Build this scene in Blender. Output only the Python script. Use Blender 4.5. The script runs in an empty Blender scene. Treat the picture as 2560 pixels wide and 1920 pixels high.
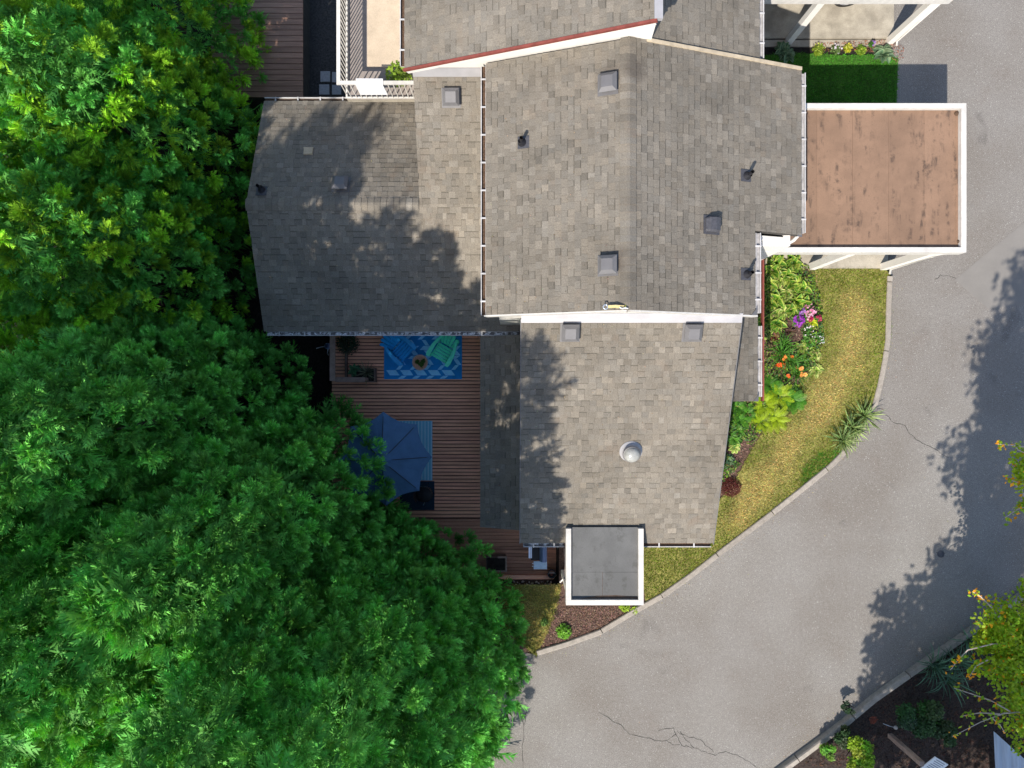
import bpy, math, random
import numpy as np
from mathutils import Vector, Matrix, Quaternion
from mathutils.geometry import tessellate_polygon

random.seed(7)
rng = np.random.default_rng(11)
scene = bpy.context.scene
COL = scene.collection

# ---------------------------------------------------------------- camera, sky, sun, exposure
CAM_H, FPX = 20.0, 1775.0                     # drone height and focal length in pixels of a 2560 px wide picture
cam_d = bpy.data.cameras.new('camera')
cam_d.sensor_width = 36.0
cam_d.lens = FPX / 2560.0 * 36.0
cam_d.clip_end = 500.0
cam = bpy.data.objects.new('camera', cam_d)
cam.location = (0, 0, CAM_H)
COL.objects.link(cam)
scene.camera = cam

SUN_DIR = Vector((0.444, 0.796, -1.0)).normalized()
world = bpy.data.worlds.new('World')
scene.world = world
world.use_nodes = True
wn = world.node_tree
wn.nodes.clear()
sky = wn.nodes.new('ShaderNodeTexSky')
sky.sky_type = 'NISHITA'
sky.sun_disc = False
sky.sun_elevation = math.asin(-SUN_DIR.z)
sky.sun_rotation = math.atan2(-SUN_DIR.x, -SUN_DIR.y)
bg = wn.nodes.new('ShaderNodeBackground')
bg.inputs['Strength'].default_value = 0.126
wo = wn.nodes.new('ShaderNodeOutputWorld')
wn.links.new(sky.outputs['Color'], bg.inputs['Color'])
wn.links.new(bg.outputs['Background'], wo.inputs['Surface'])

sun_d = bpy.data.lights.new('sun', 'SUN')
sun_d.energy = 3.75
sun_d.angle = math.radians(0.5)
sun_d.color = (1.0, 0.93, 0.83)
sun = bpy.data.objects.new('sun', sun_d)
sun.rotation_euler = SUN_DIR.to_track_quat('-Z', 'Y').to_euler()
sun.location = (-8, -14, 30)
COL.objects.link(sun)

vs = scene.view_settings
vs.view_transform = 'Standard'
vs.look = 'None'
vs.gamma = 1.0
vs.use_curve_mapping = False
vs.exposure = 0.78


def P(u, v, z):
    """Point at height z below the drone seen at picture position (u, v) of the survey photograph."""
    d = CAM_H - z
    return Vector(((u - 1280.0) / FPX * d, (960.0 - v) / FPX * d, z))


def PX(u, z): return (u - 1280.0) / FPX * (CAM_H - z)
def PY(v, z): return (960.0 - v) / FPX * (CAM_H - z)


# ---------------------------------------------------------------- materials
def new_mat(name):
    m = bpy.data.materials.new(name)
    m.use_nodes = True
    nt = m.node_tree
    nt.nodes.clear()
    out = nt.nodes.new('ShaderNodeOutputMaterial')
    b = nt.nodes.new('ShaderNodeBsdfPrincipled')
    nt.links.new(b.outputs[0], out.inputs[0])
    return m, nt, b, out


def mixc(nt, a, b, fac, mode='MIX'):
    n = nt.nodes.new('ShaderNodeMix')
    n.data_type = 'RGBA'
    n.blend_type = mode
    for sock, val in ((n.inputs[0], fac), (n.inputs[6], a), (n.inputs[7], b)):
        if hasattr(val, 'is_linked') or hasattr(val, 'links'):
            nt.links.new(val, sock)
        elif isinstance(val, (int, float)):
            sock.default_value = val if sock.type == 'VALUE' else (val, val, val, 1)
        else:
            sock.default_value = (*val, 1) if len(val) == 3 else val
    return n.outputs[2]


def noise(nt, coord, scale, detail=3, rough=.55, dist=0):
    n = nt.nodes.new('ShaderNodeTexNoise')
    n.inputs['Scale'].default_value = scale
    n.inputs['Detail'].default_value = detail
    n.inputs['Roughness'].default_value = rough
    n.inputs['Distortion'].default_value = dist
    nt.links.new(coord, n.inputs['Vector'])
    return n.outputs['Fac']


def ramp(nt, fac, stops):
    r = nt.nodes.new('ShaderNodeValToRGB')
    els = r.color_ramp.elements
    while len(els) < len(stops):
        els.new(0.5)
    for e, (p, c) in zip(els, stops):
        e.position = p
        e.color = (c, c, c, 1) if isinstance(c, (int, float)) else (*c, 1)
    nt.links.new(fac, r.inputs[0])
    return r.outputs['Color']


def coords(nt, stretch=None, world_space=False):
    if world_space:
        g = nt.nodes.new('ShaderNodeNewGeometry')
        o = g.outputs['Position']
    else:
        g = nt.nodes.new('ShaderNodeTexCoord')
        o = g.outputs['Object']
    if stretch:
        mp = nt.nodes.new('ShaderNodeMapping')
        mp.inputs['Scale'].default_value = stretch
        nt.links.new(o, mp.inputs['Vector'])
        o = mp.outputs['Vector']
    return o


def tinted(nt, col):
    a = nt.nodes.new('ShaderNodeAttribute')
    a.attribute_name = 'tint'
    return mixc(nt, col, a.outputs['Color'], 1.0, 'MULTIPLY')


def mat(name, base, rough=.8, var=((6, .25),), stretch=None, tint=False, bump=None, metal=0, spec=.3,
        transl=0, second=None, second_scale=2.0, second_range=(.45, .65), ws=False, tcol=(1.35, 1.2, .5)):
    m, nt, b, out = new_mat(name)
    c = coords(nt, stretch, ws)
    col = None
    if second:
        f = ramp(nt, noise(nt, c, second_scale, 5, .6), [(second_range[0], 0.0), (second_range[1], 1.0)])
        col = mixc(nt, base, second, f)
    else:
        rgb = nt.nodes.new('ShaderNodeRGB')
        rgb.outputs[0].default_value = (*base, 1)
        col = rgb.outputs[0]
    for sc, amt in var:
        f = ramp(nt, noise(nt, c, sc, 3), [(.3, 1 - amt), (.7, 1 + amt)])
        col = mixc(nt, col, f, 1.0, 'MULTIPLY')
    if tint:
        col = tinted(nt, col)
    nt.links.new(col, b.inputs['Base Color'])
    b.inputs['Roughness'].default_value = rough
    b.inputs['Metallic'].default_value = metal
    b.inputs['Specular IOR Level'].default_value = spec
    if bump:
        bn = nt.nodes.new('ShaderNodeBump')
        bn.inputs['Strength'].default_value = bump[1]
        bn.inputs['Distance'].default_value = bump[2] if len(bump) > 2 else .01
        nt.links.new(noise(nt, c, bump[0], 2), bn.inputs['Height'])
        nt.links.new(bn.outputs[0], b.inputs['Normal'])
    if transl:
        t = nt.nodes.new('ShaderNodeBsdfTranslucent')
        tc = mixc(nt, col, tcol, 1.0, 'MULTIPLY')
        nt.links.new(tc, t.inputs['Color'])
        ms = nt.nodes.new('ShaderNodeMixShader')
        ms.inputs[0].default_value = transl
        nt.links.new(b.outputs[0], ms.inputs[1])
        nt.links.new(t.outputs[0], ms.inputs[2])
        nt.links.new(ms.outputs[0], out.inputs[0])
    return m


M = {}
M['shingle'] = mat('asphalt_shingle', (.190, .168, .138), .95, ((110, .34), (38, .14), (.9, .10)), tint=True, bump=(120, .5, .006), ws=True)
def age_shingles(m):
    nt = m.node_tree
    b = next(n for n in nt.nodes if n.type == 'BSDF_PRINCIPLED')
    src = b.inputs['Base Color'].links[0].from_socket
    c = coords(nt, None, True)
    col = src
    st = ramp(nt, noise(nt, c, .55, 5, .65, .6), [(.36, .86), (.5, 1.0), (.66, 1.07)])
    col = mixc(nt, col, st, 1.0, 'MULTIPLY')
    li = ramp(nt, noise(nt, c, 17, 4, .7), [(.66, 0.), (.74, .5)])
    col = mixc(nt, col, (.20, .195, .15), li)
    rust = ramp(nt, noise(nt, c, 1.7, 4, .6), [(.60, 0.), (.75, .28)])
    col = mixc(nt, col, (.20, .135, .09), rust)
    for (x, y, z, rad) in GRIME:
        vm = nt.nodes.new('ShaderNodeVectorMath'); vm.operation = 'DISTANCE'
        nt.links.new(c, vm.inputs[0]); vm.inputs[1].default_value = (x, y, z)
        mr = nt.nodes.new('ShaderNodeMath'); mr.operation = 'MULTIPLY'; mr.inputs[1].default_value = 1.0 / rad
        nt.links.new(vm.outputs['Value'], mr.inputs[0])
        ad = nt.nodes.new('ShaderNodeMath'); ad.operation = 'MULTIPLY_ADD'; ad.inputs[1].default_value = .55; 
        nt.links.new(noise(nt, c, 6, 3), ad.inputs[0]); nt.links.new(mr.outputs[0], ad.inputs[2])
        f = ramp(nt, ad.outputs[0], [(.62, .55), (1.0, 0.0)])
        col = mixc(nt, col, (.075, .062, .052), f)
    nt.links.new(col, b.inputs['Base Color'])


GRIME = [(P(1528, 205, 5.3).x, P(1528, 205, 5.3).y, 5.33, .52), (P(1545, 650, 5.4).x, P(1545, 650, 5.4).y, 5.45, .55), (P(1525, 695, 5.3).x, P(1525, 695, 5.3).y, 5.3, .42),
         (P(1425, 812, 4.5).x, P(1425, 812, 4.5).y, 4.55, .36), (P(1728, 812, 4.5).x, P(1728, 812, 4.5).y, 4.55, .36), (P(1585, 180, 5.5).x, P(1585, 180, 5.5).y, 5.6, .45)]
age_shingles(M['shingle'])
M['underlay'] = mat('roof_underlay', (.06, .055, .05), .95)
M['white'] = mat('white_painted_siding', (.74, .71, .66), .6, ((3, .04), (30, .03)), ws=True)
M['cap'] = mat('white_metal_cap', (.585, .56, .52), .45, ((1.6, .10), (9, .09), (40, .05)), ws=True)
M['fascia'] = mat('weathered_trim', (.50, .41, .29), .7, ((5, .2),))
M['red_trim'] = mat('dark_red_trim', (.21, .055, .042), .6, ((8, .2),))
M['gutter'] = mat('white_gutter_metal', (.50, .485, .475), .4, ((3, .14), (14, .12)))
M['gutter_wet_sky'] = mat('gutter_floor_sky_reflection', (.09, .085, .08), .35, ((25, .6),), second=(.65, .66, .66), second_scale=9, second_range=(.46, .56), spec=.6, ws=True)  # pale patches paint the sky mirrored in the wet gutters
M['gutter_dull'] = mat('dull_gutter_floor', (.33, .32, .32), .6, ((12, .25),), ws=True)
M['debris'] = mat('gutter_debris', (.09, .055, .035), .9, ((30, .5),), ws=True)
M['flash'] = mat('galvanised_flashing', (.40, .39, .40), .45, ((3, .08),), metal=.15)
M['grey_metal'] = mat('grey_vent_metal', (.155, .15, .153), .45, ((6, .07),), metal=.1)
M['dark'] = mat('black_plastic', (.02, .02, .024), .5, ((20, .2),))
M['dark_hood'] = mat('dark_grey_plastic', (.07, .07, .08), .45, ((20, .2),))
M['dome'] = mat('clouded_acrylic', (.33, .33, .31), .2, ((14, .18),), spec=.6)
M['yellow'] = mat('yellow_webbing', (.62, .60, .05), .7, ((25, .15),), tint=True)
M['deck'] = mat('stained_deck_wood', (.76, .37, .235), .75, ((4, .2), (60, .2)), stretch=(.35, 4, 1), tint=True, ws=True)
M['deck_old'] = mat('weathered_deck_wood', (.36, .21, .15), .8, ((4, .2), (60, .2)), stretch=(.35, 4, 1), tint=True, ws=True)
M['timber'] = mat('grey_brown_timber', (.33, .235, .19), .8, ((6, .2), (50, .2)), tint=True)
M['soil'] = mat('dark_soil', (.022, .018, .016), 1.0, ((14, .5), (90, .4)), ws=True, bump=(60, .8, .02))
M['mulch'] = mat('bark_mulch', (.125, .075, .056), 1.0, ((20, .45), (110, .5)), ws=True, bump=(70, 1, .03))
M['mulch_dark'] = mat('dark_bark_mulch', (.055, .040, .034), 1.0, ((20, .45), (110, .5)), ws=True, bump=(70, 1, .03))
M['chips'] = mat('bark_chips', (.17, .105, .08), .95, ((30, .3),), tint=True)
M['conc'] = mat('aged_concrete', (.40, .36, .29), .9, ((3, .12), (60, .16)), second=(.28, .25, .20), second_scale=1.6, ws=True, bump=(150, .3, .004))
M['kerb'] = mat('kerb_concrete', (.315, .28, .24), .9, ((8, .15), (70, .28)), tint=True, ws=True, bump=(90, .5, .006))
M['patch'] = mat('smooth_asphalt_patch', (.205, .191, .174), .9, ((2, .06), (140, .10)), ws=True)
M['crack'] = mat('crack_filler', (.035, .033, .032), .95)
M['fabric_blue'] = mat('blue_canvas', (.060, .130, .235), .85, ((3, .12), (160, .14)), tint=True)
M['rug'] = mat('blue_rug', (.014, .25, .62), .95, ((120, .22), (4, .12)))
M['rug_light'] = mat('light_blue_weave', (.26, .68, 1.0), .95, ((120, .22), (4, .12)))
M['mat_light'] = mat('pale_blue_mat', (.17, .46, .62), .95, ((90, .15),))
M['mat_line'] = mat('pale_mat_stripe', (.46, .66, .76), .95, ((90, .1),))
M['mat_dark'] = mat('navy_mat', (.012, .035, .06), .95, ((60, .3),))
M['blue_plastic'] = mat('blue_chair_plastic', (.016, .33, .74), .45, ((5, .1),))
M['green_plastic'] = mat('mint_chair_plastic', (.10, .85, .56), .45, ((5, .1),))
M['terracotta'] = mat('terracotta_rim', (.50, .36, .29), .8, ((12, .1),))
M['potsoil'] = mat('pinkish_gravel', (.48, .27, .19), .95, ((60, .25),))
M['steel'] = mat('brushed_steel', (.62, .68, .76), .3, ((6, .08),), metal=.6)
M['grill_lid'] = mat('blue_grey_lid', (.16, .22, .38), .35, ((4, .08),))
M['shelf'] = mat('pale_grill_shelf', (.42, .55, .68), .5, ((12, .12),))
M['bark'] = mat('tree_bark', (.045, .033, .026), .95, ((7, .4),), stretch=(4, 4, .8))
M['pale_bark'] = mat('pale_twig_bark', (.50, .41, .36), .8, ((10, .2),))
M['cedar'] = mat('cedar_foliage', (.145, .475, .083), .6, ((.8, .14), (5, .12)), tint=True, transl=.14, ws=True, spec=.2, tcol=(1.7, 1.25, .35))
M['maple'] = mat('maple_leaf', (.36, .50, .03), .6, ((2, .15),), tint=True, transl=.45)
M['broad'] = mat('shrub_leaf', (.10, .22, .03), .6, ((3, .15),), tint=True, transl=.3)
M['leaf'] = mat('garden_leaf', (1.15, 1.12, 1.0), .5, ((6, .12),), tint=True, transl=.25)
M['petal'] = mat('flower_petal', (1, 1, 1), .6, ((10, .1),), tint=True, transl=.2)
M['grass'] = mat('grass_blade', (1, 1, 1), .8, ((1.2, .12),), tint=True, transl=.25, ws=True, tcol=(1.1, 1.1, .8))
M['tyre'] = mat('tyre_rubber', (.022, .02, .019), .8, ((20, .2),))
M['rim'] = mat('alloy_rim', (.42, .42, .42), .35, ((5, .1),), metal=.6)
M['car'] = mat('dark_car_paint', (.05, .052, .055), .3, ((2, .05),), spec=.6)
M['glass'] = mat('dark_glass', (.02, .025, .03), .08, (), spec=.8)
M['corrug'] = mat('white_corrugated_sheet', (.42, .47, .54), .5, ((3, .1),), stretch=(6, .5, 1))
M['sign'] = mat('white_sign_face', (.74, .75, .76), .5, ((6, .05),))
M['ink'] = mat('grey_sign_print', (.22, .23, .25), .7)
M['stone'] = mat('pale_pebble', (.55, .47, .41), .9, ((9, .2),), tint=True)
M['paver'] = mat('grey_paver', (.34, .35, .37), .9, ((20, .15),))
M['gravel'] = mat('dark_gravel', (.055, .055, .055), 1.0, ((18, .4), (80, .6)), ws=True, bump=(60, 1, .02))
M['cloth'] = mat('white_towel', (.78, .79, .82), .9, ((20, .08),))


def roof_membrane(name, base, dark, streak):
    m, nt, b, out = new_mat(name)
    c = coords(nt, None, True)
    cs = coords(nt, streak, True)
    col = mixc(nt, base, tuple(x * .82 for x in base), ramp(nt, noise(nt, c, 1.3, 4), [(.42, 0.), (.62, 1.)]))
    st = ramp(nt, noise(nt, cs, 2.2, 4, .6), [(.50, 0.), (.62, 1.)])
    br = ramp(nt, noise(nt, c, 5, 4, .7), [(.46, 0.), (.60, .9)])
    f = mixc(nt, st, br, 1.0, 'MULTIPLY')
    col = mixc(nt, col, dark, f)
    sp = ramp(nt, noise(nt, c, 26, 2, .6), [(.68, 0.), (.74, 1.)])
    col = mixc(nt, col, dark, sp)
    pond = ramp(nt, noise(nt, c, .55, 3, .5), [(.49, 0.), (.515, .35), (.53, .1), (.6, .18)])
    col = mixc(nt, col, tuple(x * .72 for x in base), pond)
    gr = ramp(nt, noise(nt, c, 130, 2), [(.3, .82), (.7, 1.18)])
    col = mixc(nt, col, gr, 1.0, 'MULTIPLY')
    nt.links.new(tinted(nt, col), b.inputs['Base Color'])
    b.inputs['Roughness'].default_value = .9
    return m


M['membrane'] = roof_membrane('red_roof_membrane', (.250, .155, .102), (.085, .055, .04), (3.2, .5, 1))
M['membrane_grey'] = roof_membrane('grey_roof_membrane', (.138, .138, .136), (.085, .085, .08), (2, .8, 1))


def asphalt():
    m, nt, b, out = new_mat('worn_asphalt')
    c = coords(nt, None, True)
    big = ramp(nt, noise(nt, c, .35, 4, .6), [(.35, 0.), (.68, 1.)])
    col = mixc(nt, (.184, .166, .147), (.218, .204, .188), big)
    stain = ramp(nt, noise(nt, c, 1.1, 5, .65), [(.55, 0.), (.75, 1.)])
    col = mixc(nt, col, (.175, .150, .130), mixc(nt, 0.0, .55, stain))
    oil = ramp(nt, noise(nt, c, .9, 3, .5, .8), [(.66, 0.), (.74, .45)])
    col = mixc(nt, col, (.115, .105, .098), oil)
    pale = ramp(nt, noise(nt, c, .22, 3, .5), [(.48, 0.), (.62, .5)])
    col = mixc(nt, col, (.255, .243, .225), pale)
    g0 = ramp(nt, noise(nt, c, 11, 3, .7), [(.3, .90), (.7, 1.10)])
    col = mixc(nt, col, g0, 1.0, 'MULTIPLY')
    g1 = ramp(nt, noise(nt, c, 48, 2, .7), [(.28, .50), (.50, 1.0), (.74, 1.6)])
    col = mixc(nt, col, g1, 1.0, 'MULTIPLY')
    v = nt.nodes.new('ShaderNodeTexVoronoi')
    v.inputs['Scale'].default_value = 42
    nt.links.new(c, v.inputs['Vector'])
    sp = ramp(nt, v.outputs['Color'], [(.80, 0.), (.93, 1.)])
    dist = ramp(nt, v.outputs['Distance'], [(.25, 1.), (.5, 0.)])
    col = mixc(nt, col, (.46, .45, .43), mixc(nt, sp, dist, 1.0, 'MULTIPLY'))
    nt.links.new(col, b.inputs['Base Color'])
    b.inputs['Roughness'].default_value = .92
    b.inputs['Specular IOR Level'].default_value = .2
    bn = nt.nodes.new('ShaderNodeBump')
    bn.inputs['Strength'].default_value = .5
    bn.inputs['Distance'].default_value = .012
    nt.links.new(noise(nt, c, 60, 2, .7), bn.inputs['Height'])
    nt.links.new(bn.outputs[0], b.inputs['Normal'])
    return m


M['asphalt'] = asphalt()


# ---------------------------------------------------------------- mesh helpers
class MB:
    def __init__(s):
        s.v, s.f, s.c, s.mi = [], [], [], []

    def face(s, pts, c=(1, 1, 1), mi=0):
        n = len(s.v)
        s.v += [tuple(p) for p in pts]
        s.f.append(tuple(range(n, n + len(pts))))
        s.c.append(c)
        s.mi.append(mi)

    def hexa(s, p, c=(1, 1, 1), mi=0, bottom=True):
        """p: 4 lower then 4 upper corners, both counter-clockwise seen from above"""
        n = len(s.v)
        s.v += [tuple(q) for q in p]
        fs = [(4, 5, 6, 7), (0, 1, 5, 4), (1, 2, 6, 5), (2, 3, 7, 6), (3, 0, 4, 7)]
        if bottom:
            fs.append((3, 2, 1, 0))
        for f in fs:
            s.f.append(tuple(n + i for i in f))
            s.c.append(c)
            s.mi.append(mi)

    def box(s, x0, x1, y0, y1, z0, z1, c=(1, 1, 1), mi=0, bottom=True):
        s.hexa([(x0, y0, z0), (x1, y0, z0), (x1, y1, z0), (x0, y1, z0),
                (x0, y0, z1), (x1, y0, z1), (x1, y1, z1), (x0, y1, z1)], c, mi, bottom)

    def bar(s, a, b, w, h, c=(1, 1, 1), up=(0, 0, 1), mi=0):
        a, b = Vector(a), Vector(b)
        d = (b - a).normalized()
        up = Vector(up)
        if abs(d.dot(up)) > .98:
            up = Vector((0, 1, 0))
        sd = d.cross(up).normalized()
        up = sd.cross(d).normalized()
        q = [a - sd * w / 2 - up * h / 2, a + sd * w / 2 - up * h / 2, b + sd * w / 2 - up * h / 2, b - sd * w / 2 - up * h / 2]
        s.hexa([*q, *[x + up * h for x in q]], c, mi)

    def tube(s, pts, radii, n=6, c=(1, 1, 1), cap=True, mi=0):
        pts = [Vector(p) for p in pts]
        if not hasattr(radii, '__len__'):
            radii = [radii] * len(pts)
        base = len(s.v)
        ref = Vector((.31, .17, .93))
        for i, p in enumerate(pts):
            d = (pts[min(i + 1, len(pts) - 1)] - pts[max(i - 1, 0)]).normalized()
            a = d.cross(ref)
            if a.length < .05:
                a = d.cross(Vector((1, 0, 0)))
            a.normalize()
            b = d.cross(a)
            for k in range(n):
                t = 2 * math.pi * k / n
                s.v.append(tuple(p + (a * math.cos(t) + b * math.sin(t)) * radii[i]))
        for i in range(len(pts) - 1):
            for k in range(n):
                k2 = (k + 1) % n
                s.f.append((base + i * n + k, base + i * n + k2, base + (i + 1) * n + k2, base + (i + 1) * n + k))
                s.c.append(c)
                s.mi.append(mi)
        if cap:
            s.f.append(tuple(base + k for k in range(n - 1, -1, -1)))
            s.c.append(c); s.mi.append(mi)
            e = base + (len(pts) - 1) * n
            s.f.append(tuple(e + k for k in range(n)))
            s.c.append(c); s.mi.append(mi)

    def lathe(s, prof, n=20, c=(1, 1, 1), center=(0, 0), mi=0):
        base = len(s.v)
        for r, z in prof:
            for k in range(n):
                t = 2 * math.pi * k / n
                s.v.append((center[0] + r * math.cos(t), center[1] + r * math.sin(t), z))
        for i in range(len(prof) - 1):
            for k in range(n):
                k2 = (k + 1) % n
                s.f.append((base + i * n + k, base + i * n + k2, base + (i + 1) * n + k2, base + (i + 1) * n + k))
                s.c.append(c); s.mi.append(mi)

    def poly(s, pts, z=None, c=(1, 1, 1), mi=0):
        p3 = [Vector((p[0], p[1], z if z is not None else p[2])) for p in pts]
        tris = tessellate_polygon([p3])
        n = len(s.v)
        s.v += [tuple(p) for p in p3]
        for t in tris:
            a, b, cc = (p3[i] for i in t)
            if (b - a).cross(cc - a).z < 0:
                t = t[::-1]
            s.f.append(tuple(n + i for i in t))
            s.c.append(c); s.mi.append(mi)

    def mesh(s, name, mats, smooth=False):
        me = bpy.data.meshes.new(name)
        me.from_pydata(s.v, [], s.f)
        for m in (mats if isinstance(mats, (list, tuple)) else [mats]):
            me.materials.append(m)
        a = me.attributes.new('tint', 'FLOAT_COLOR', 'FACE')
        a.data.foreach_set('color', np.array([(*c, 1) for c in s.c], 'f').ravel())
        if len(set(s.mi)) > 1:
            me.polygons.foreach_set('material_index', s.mi)
        if smooth:
            me.polygons.foreach_set('use_smooth', [True] * len(s.f))
        me.update()
        return me

    def build(s, name, mats, parent=None, smooth=False):
        return link(name, s.mesh(name, mats, smooth), parent)


def link(name, me, parent=None):
    o = bpy.data.objects.new(name, me)
    COL.objects.link(o)
    if parent is not None:
        o.parent = parent
        w = parent.get('_w')
        if w:
            o.matrix_parent_inverse = Matrix.Translation(Vector(w)).inverted()
            o['_w'] = (0, 0, 0)
    return o


def tag(o, label=None, cat=None, group=None, kind=None):
    if label: o['label'] = label
    if cat: o['category'] = cat
    if group: o['group'] = group
    if kind: o['kind'] = kind
    return o


def thing(name, label, cat, loc=(0, 0, 0), group=None, world=True, rz=0):
    """Empty at a thing's base. world=True: its parts are modelled in world coordinates."""
    o = bpy.data.objects.new(name, None)
    COL.objects.link(o)
    o.location = loc
    o.rotation_euler = (0, 0, rz)
    o.empty_display_size = .2
    if world:
        o['_w'] = tuple(loc)
    return tag(o, label, cat, group)


def copy_tree(o, parent=None):
    c = o.copy()
    COL.objects.link(c)
    if parent is not None:
        c.parent = parent
    for ch in list(o.children):
        copy_tree(ch, c)
    return c


def struct(name, mb, m, parent=None):
    o = mb.build(name, m, parent)
    if parent is None:
        o['kind'] = 'structure'
    return o


def np_mesh(name, V, F, C, m):
    """V (n,3), F (k,3|4) ints, C (k,3) face colours"""
    me = bpy.data.meshes.new(name)
    k = F.shape[1]
    me.vertices.add(len(V))
    me.vertices.foreach_set('co', np.ascontiguousarray(V, 'f').ravel())
    me.loops.add(F.size)
    me.loops.foreach_set('vertex_index', np.ascontiguousarray(F, 'i').ravel())
    me.polygons.add(len(F))
    me.polygons.foreach_set('loop_start', np.arange(0, F.size, k, dtype='i'))
    me.update(calc_edges=True)
    a = me.attributes.new('tint', 'FLOAT_COLOR', 'FACE')
    a.data.foreach_set('color', np.concatenate([C, np.ones((len(C), 1))], 1).astype('f').ravel())
    me.materials.append(m)
    return me


def in_poly(pts, poly):
    x, y = pts[:, 0], pts[:, 1]
    r = np.zeros(len(pts), bool)
    n = len(poly)
    for i in range(n):
        x0, y0 = poly[i][0], poly[i][1]
        x1, y1 = poly[(i + 1) % n][0], poly[(i + 1) % n][1]
        if y0 == y1:
            continue
        c = ((y0 > y) != (y1 > y)) & (x < (x1 - x0) * (y - y0) / (y1 - y0) + x0)
        r ^= c
    return r


def px_poly(pts, z): return [P(u, v, z) for u, v in pts]


# ---------------------------------------------------------------- ground
def sstep(a, b, x):
    t = np.clip((x - a) / (b - a), 0, 1)
    return t * t * (3 - 2 * t)


def gz(x, y):
    south = sstep(.2, 4.0, -x)
    north = 1.0 - sstep(1.05, 1.3, x)
    w = sstep(-6.1, -5.7, y)
    return -1.1 * (south * (1 - w) + np.maximum(north, south) * w) - .03


gx = np.concatenate([np.linspace(-120, -18, 12), np.arange(-17.5, 20, .5), np.linspace(21, 120, 12)])
gy = np.concatenate([np.linspace(-120, -18, 12), np.arange(-17.5, 17, .5), np.linspace(18, 120, 12)])
X, Y = np.meshgrid(gx, gy)
V = np.stack([X, Y, gz(X, Y)], -1).reshape(-1, 3)
nx = len(gx)
I = np.arange(len(gy) - 1)[:, None] * nx + np.arange(nx - 1)[None]
F = np.stack([I, I + 1, I + 1 + nx, I + nx], -1).reshape(-1, 4)
g = link('ground', np_mesh('ground', V, F, np.ones((len(F), 3)), M['soil']))
g['kind'] = 'structure'

KERB = [(1344, 1641), (1423, 1617), (1504, 1588), (1588, 1537), (1660, 1497), (1735, 1444), (1805, 1389), (1920, 1302), (2007, 1233),
        (2082, 1172), (2108, 1146), (2152, 1096), (2192, 1030), (2209, 965), (2222, 900), (2229, 850), (2231, 760), (2234, 690)]
KERB2 = [(1850, 1995), (1963, 1909), (2027, 1862), (2114, 1796), (2180, 1741), (2282, 1669), (2394, 1593), (2510, 1512), (2640, 1420)]
kerb_w = [P(u, v, .1) for u, v in KERB]
kerb2_w = [P(u, v, .1) for u, v in KERB2]

drive = [(p.x, p.y) for p in kerb_w] + [(10.62, 3.2), (10.62, 40), (60, 40), (60, 2)] + \
        [(p.x + .15, p.y - .1) for p in reversed(kerb2_w)] + [(2, -20), (2, -40), (-6, -40), (-3.0, -9), (-.5, -7.4)]
mb = MB(); mb.poly(drive, .0)
driveway = struct('driveway', mb, M['asphalt'])
mb = MB()
mb.poly(px_poly([(2387, 700), (2440, 655), (2555, 560), (2800, 420), (2900, 700), (2600, 760), (2470, 772)], 0.004))
mb.build('asphalt_patch', M['patch'], driveway)

# cracks lie in the asphalt as thin filled ribbons
CR = [[(1308, 1785), (1309, 1815), (1307, 1850), (1308, 1890), (1308, 1935)], [(1317, 1780), (1312, 1800), (1308, 1815)],
      [(1500, 1780), (1528, 1800), (1552, 1815), (1575, 1833), (1612, 1842), (1636, 1850), (1668, 1852), (1690, 1835), (1705, 1862),
       (1722, 1868), (1745, 1872), (1768, 1884), (1790, 1887), (1806, 1880), (1825, 1882), (1850, 1893), (1872, 1905), (1900, 1925)],
      [(1690, 1835), (1683, 1822), (1660, 1821), (1645, 1828)], [(1668, 1852), (1680, 1862), (1700, 1862)],
      [(1690, 1830), (1725, 1843), (1752, 1850), (1772, 1868), (1785, 1880)], [(1700, 1828), (1718, 1850), (1735, 1870)],
      [(2216, 1038), (2234, 1055), (2262, 1064), (2275, 1083), (2292, 1098), (2318, 1112), (2345, 1128), (2372, 1145)],
      [(2340, 700), (2352, 688), (2372, 690), (2390, 696)]]
for ln in CR:
    mb = MB()
    pts = [P(u + random.uniform(-1, 1), v + random.uniform(-1, 1), .003) for u, v in ln]
    fine = []
    for a, b in zip(pts, pts[1:]):
        for t in (0, .33, .66):
            q = a.lerp(b, t)
            fine.append(q + Vector((random.uniform(-.025, .025), random.uniform(-.025, .025), 0)))
    fine.append(pts[-1])
    for i, (a, b) in enumerate(zip(fine, fine[1:])):
        w = random.uniform(.003, .008)
        sd = Vector((-(b - a).y, (b - a).x, 0)).normalized() * w
        mb.face([a - sd, b - sd, b + sd, a + sd])
    mb.build('crack', M['crack'], driveway)

mb = MB()
c0 = P(2352, 1385, 0)
mb.lathe([(.102, .0), (.102, .012), (.082, .012), (.082, .004)], 24, center=(c0.x, c0.y))
mb.face([(c0.x + .08 * math.cos(t), c0.y + .08 * math.sin(t), .006) for t in np.linspace(0, 2 * math.pi, 20, endpoint=False)], (3, 3, 3))
tag(mb.build('valve_cover', M['dark_hood']), 'small round iron utility cover set in the asphalt drive', 'utility cover')


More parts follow.
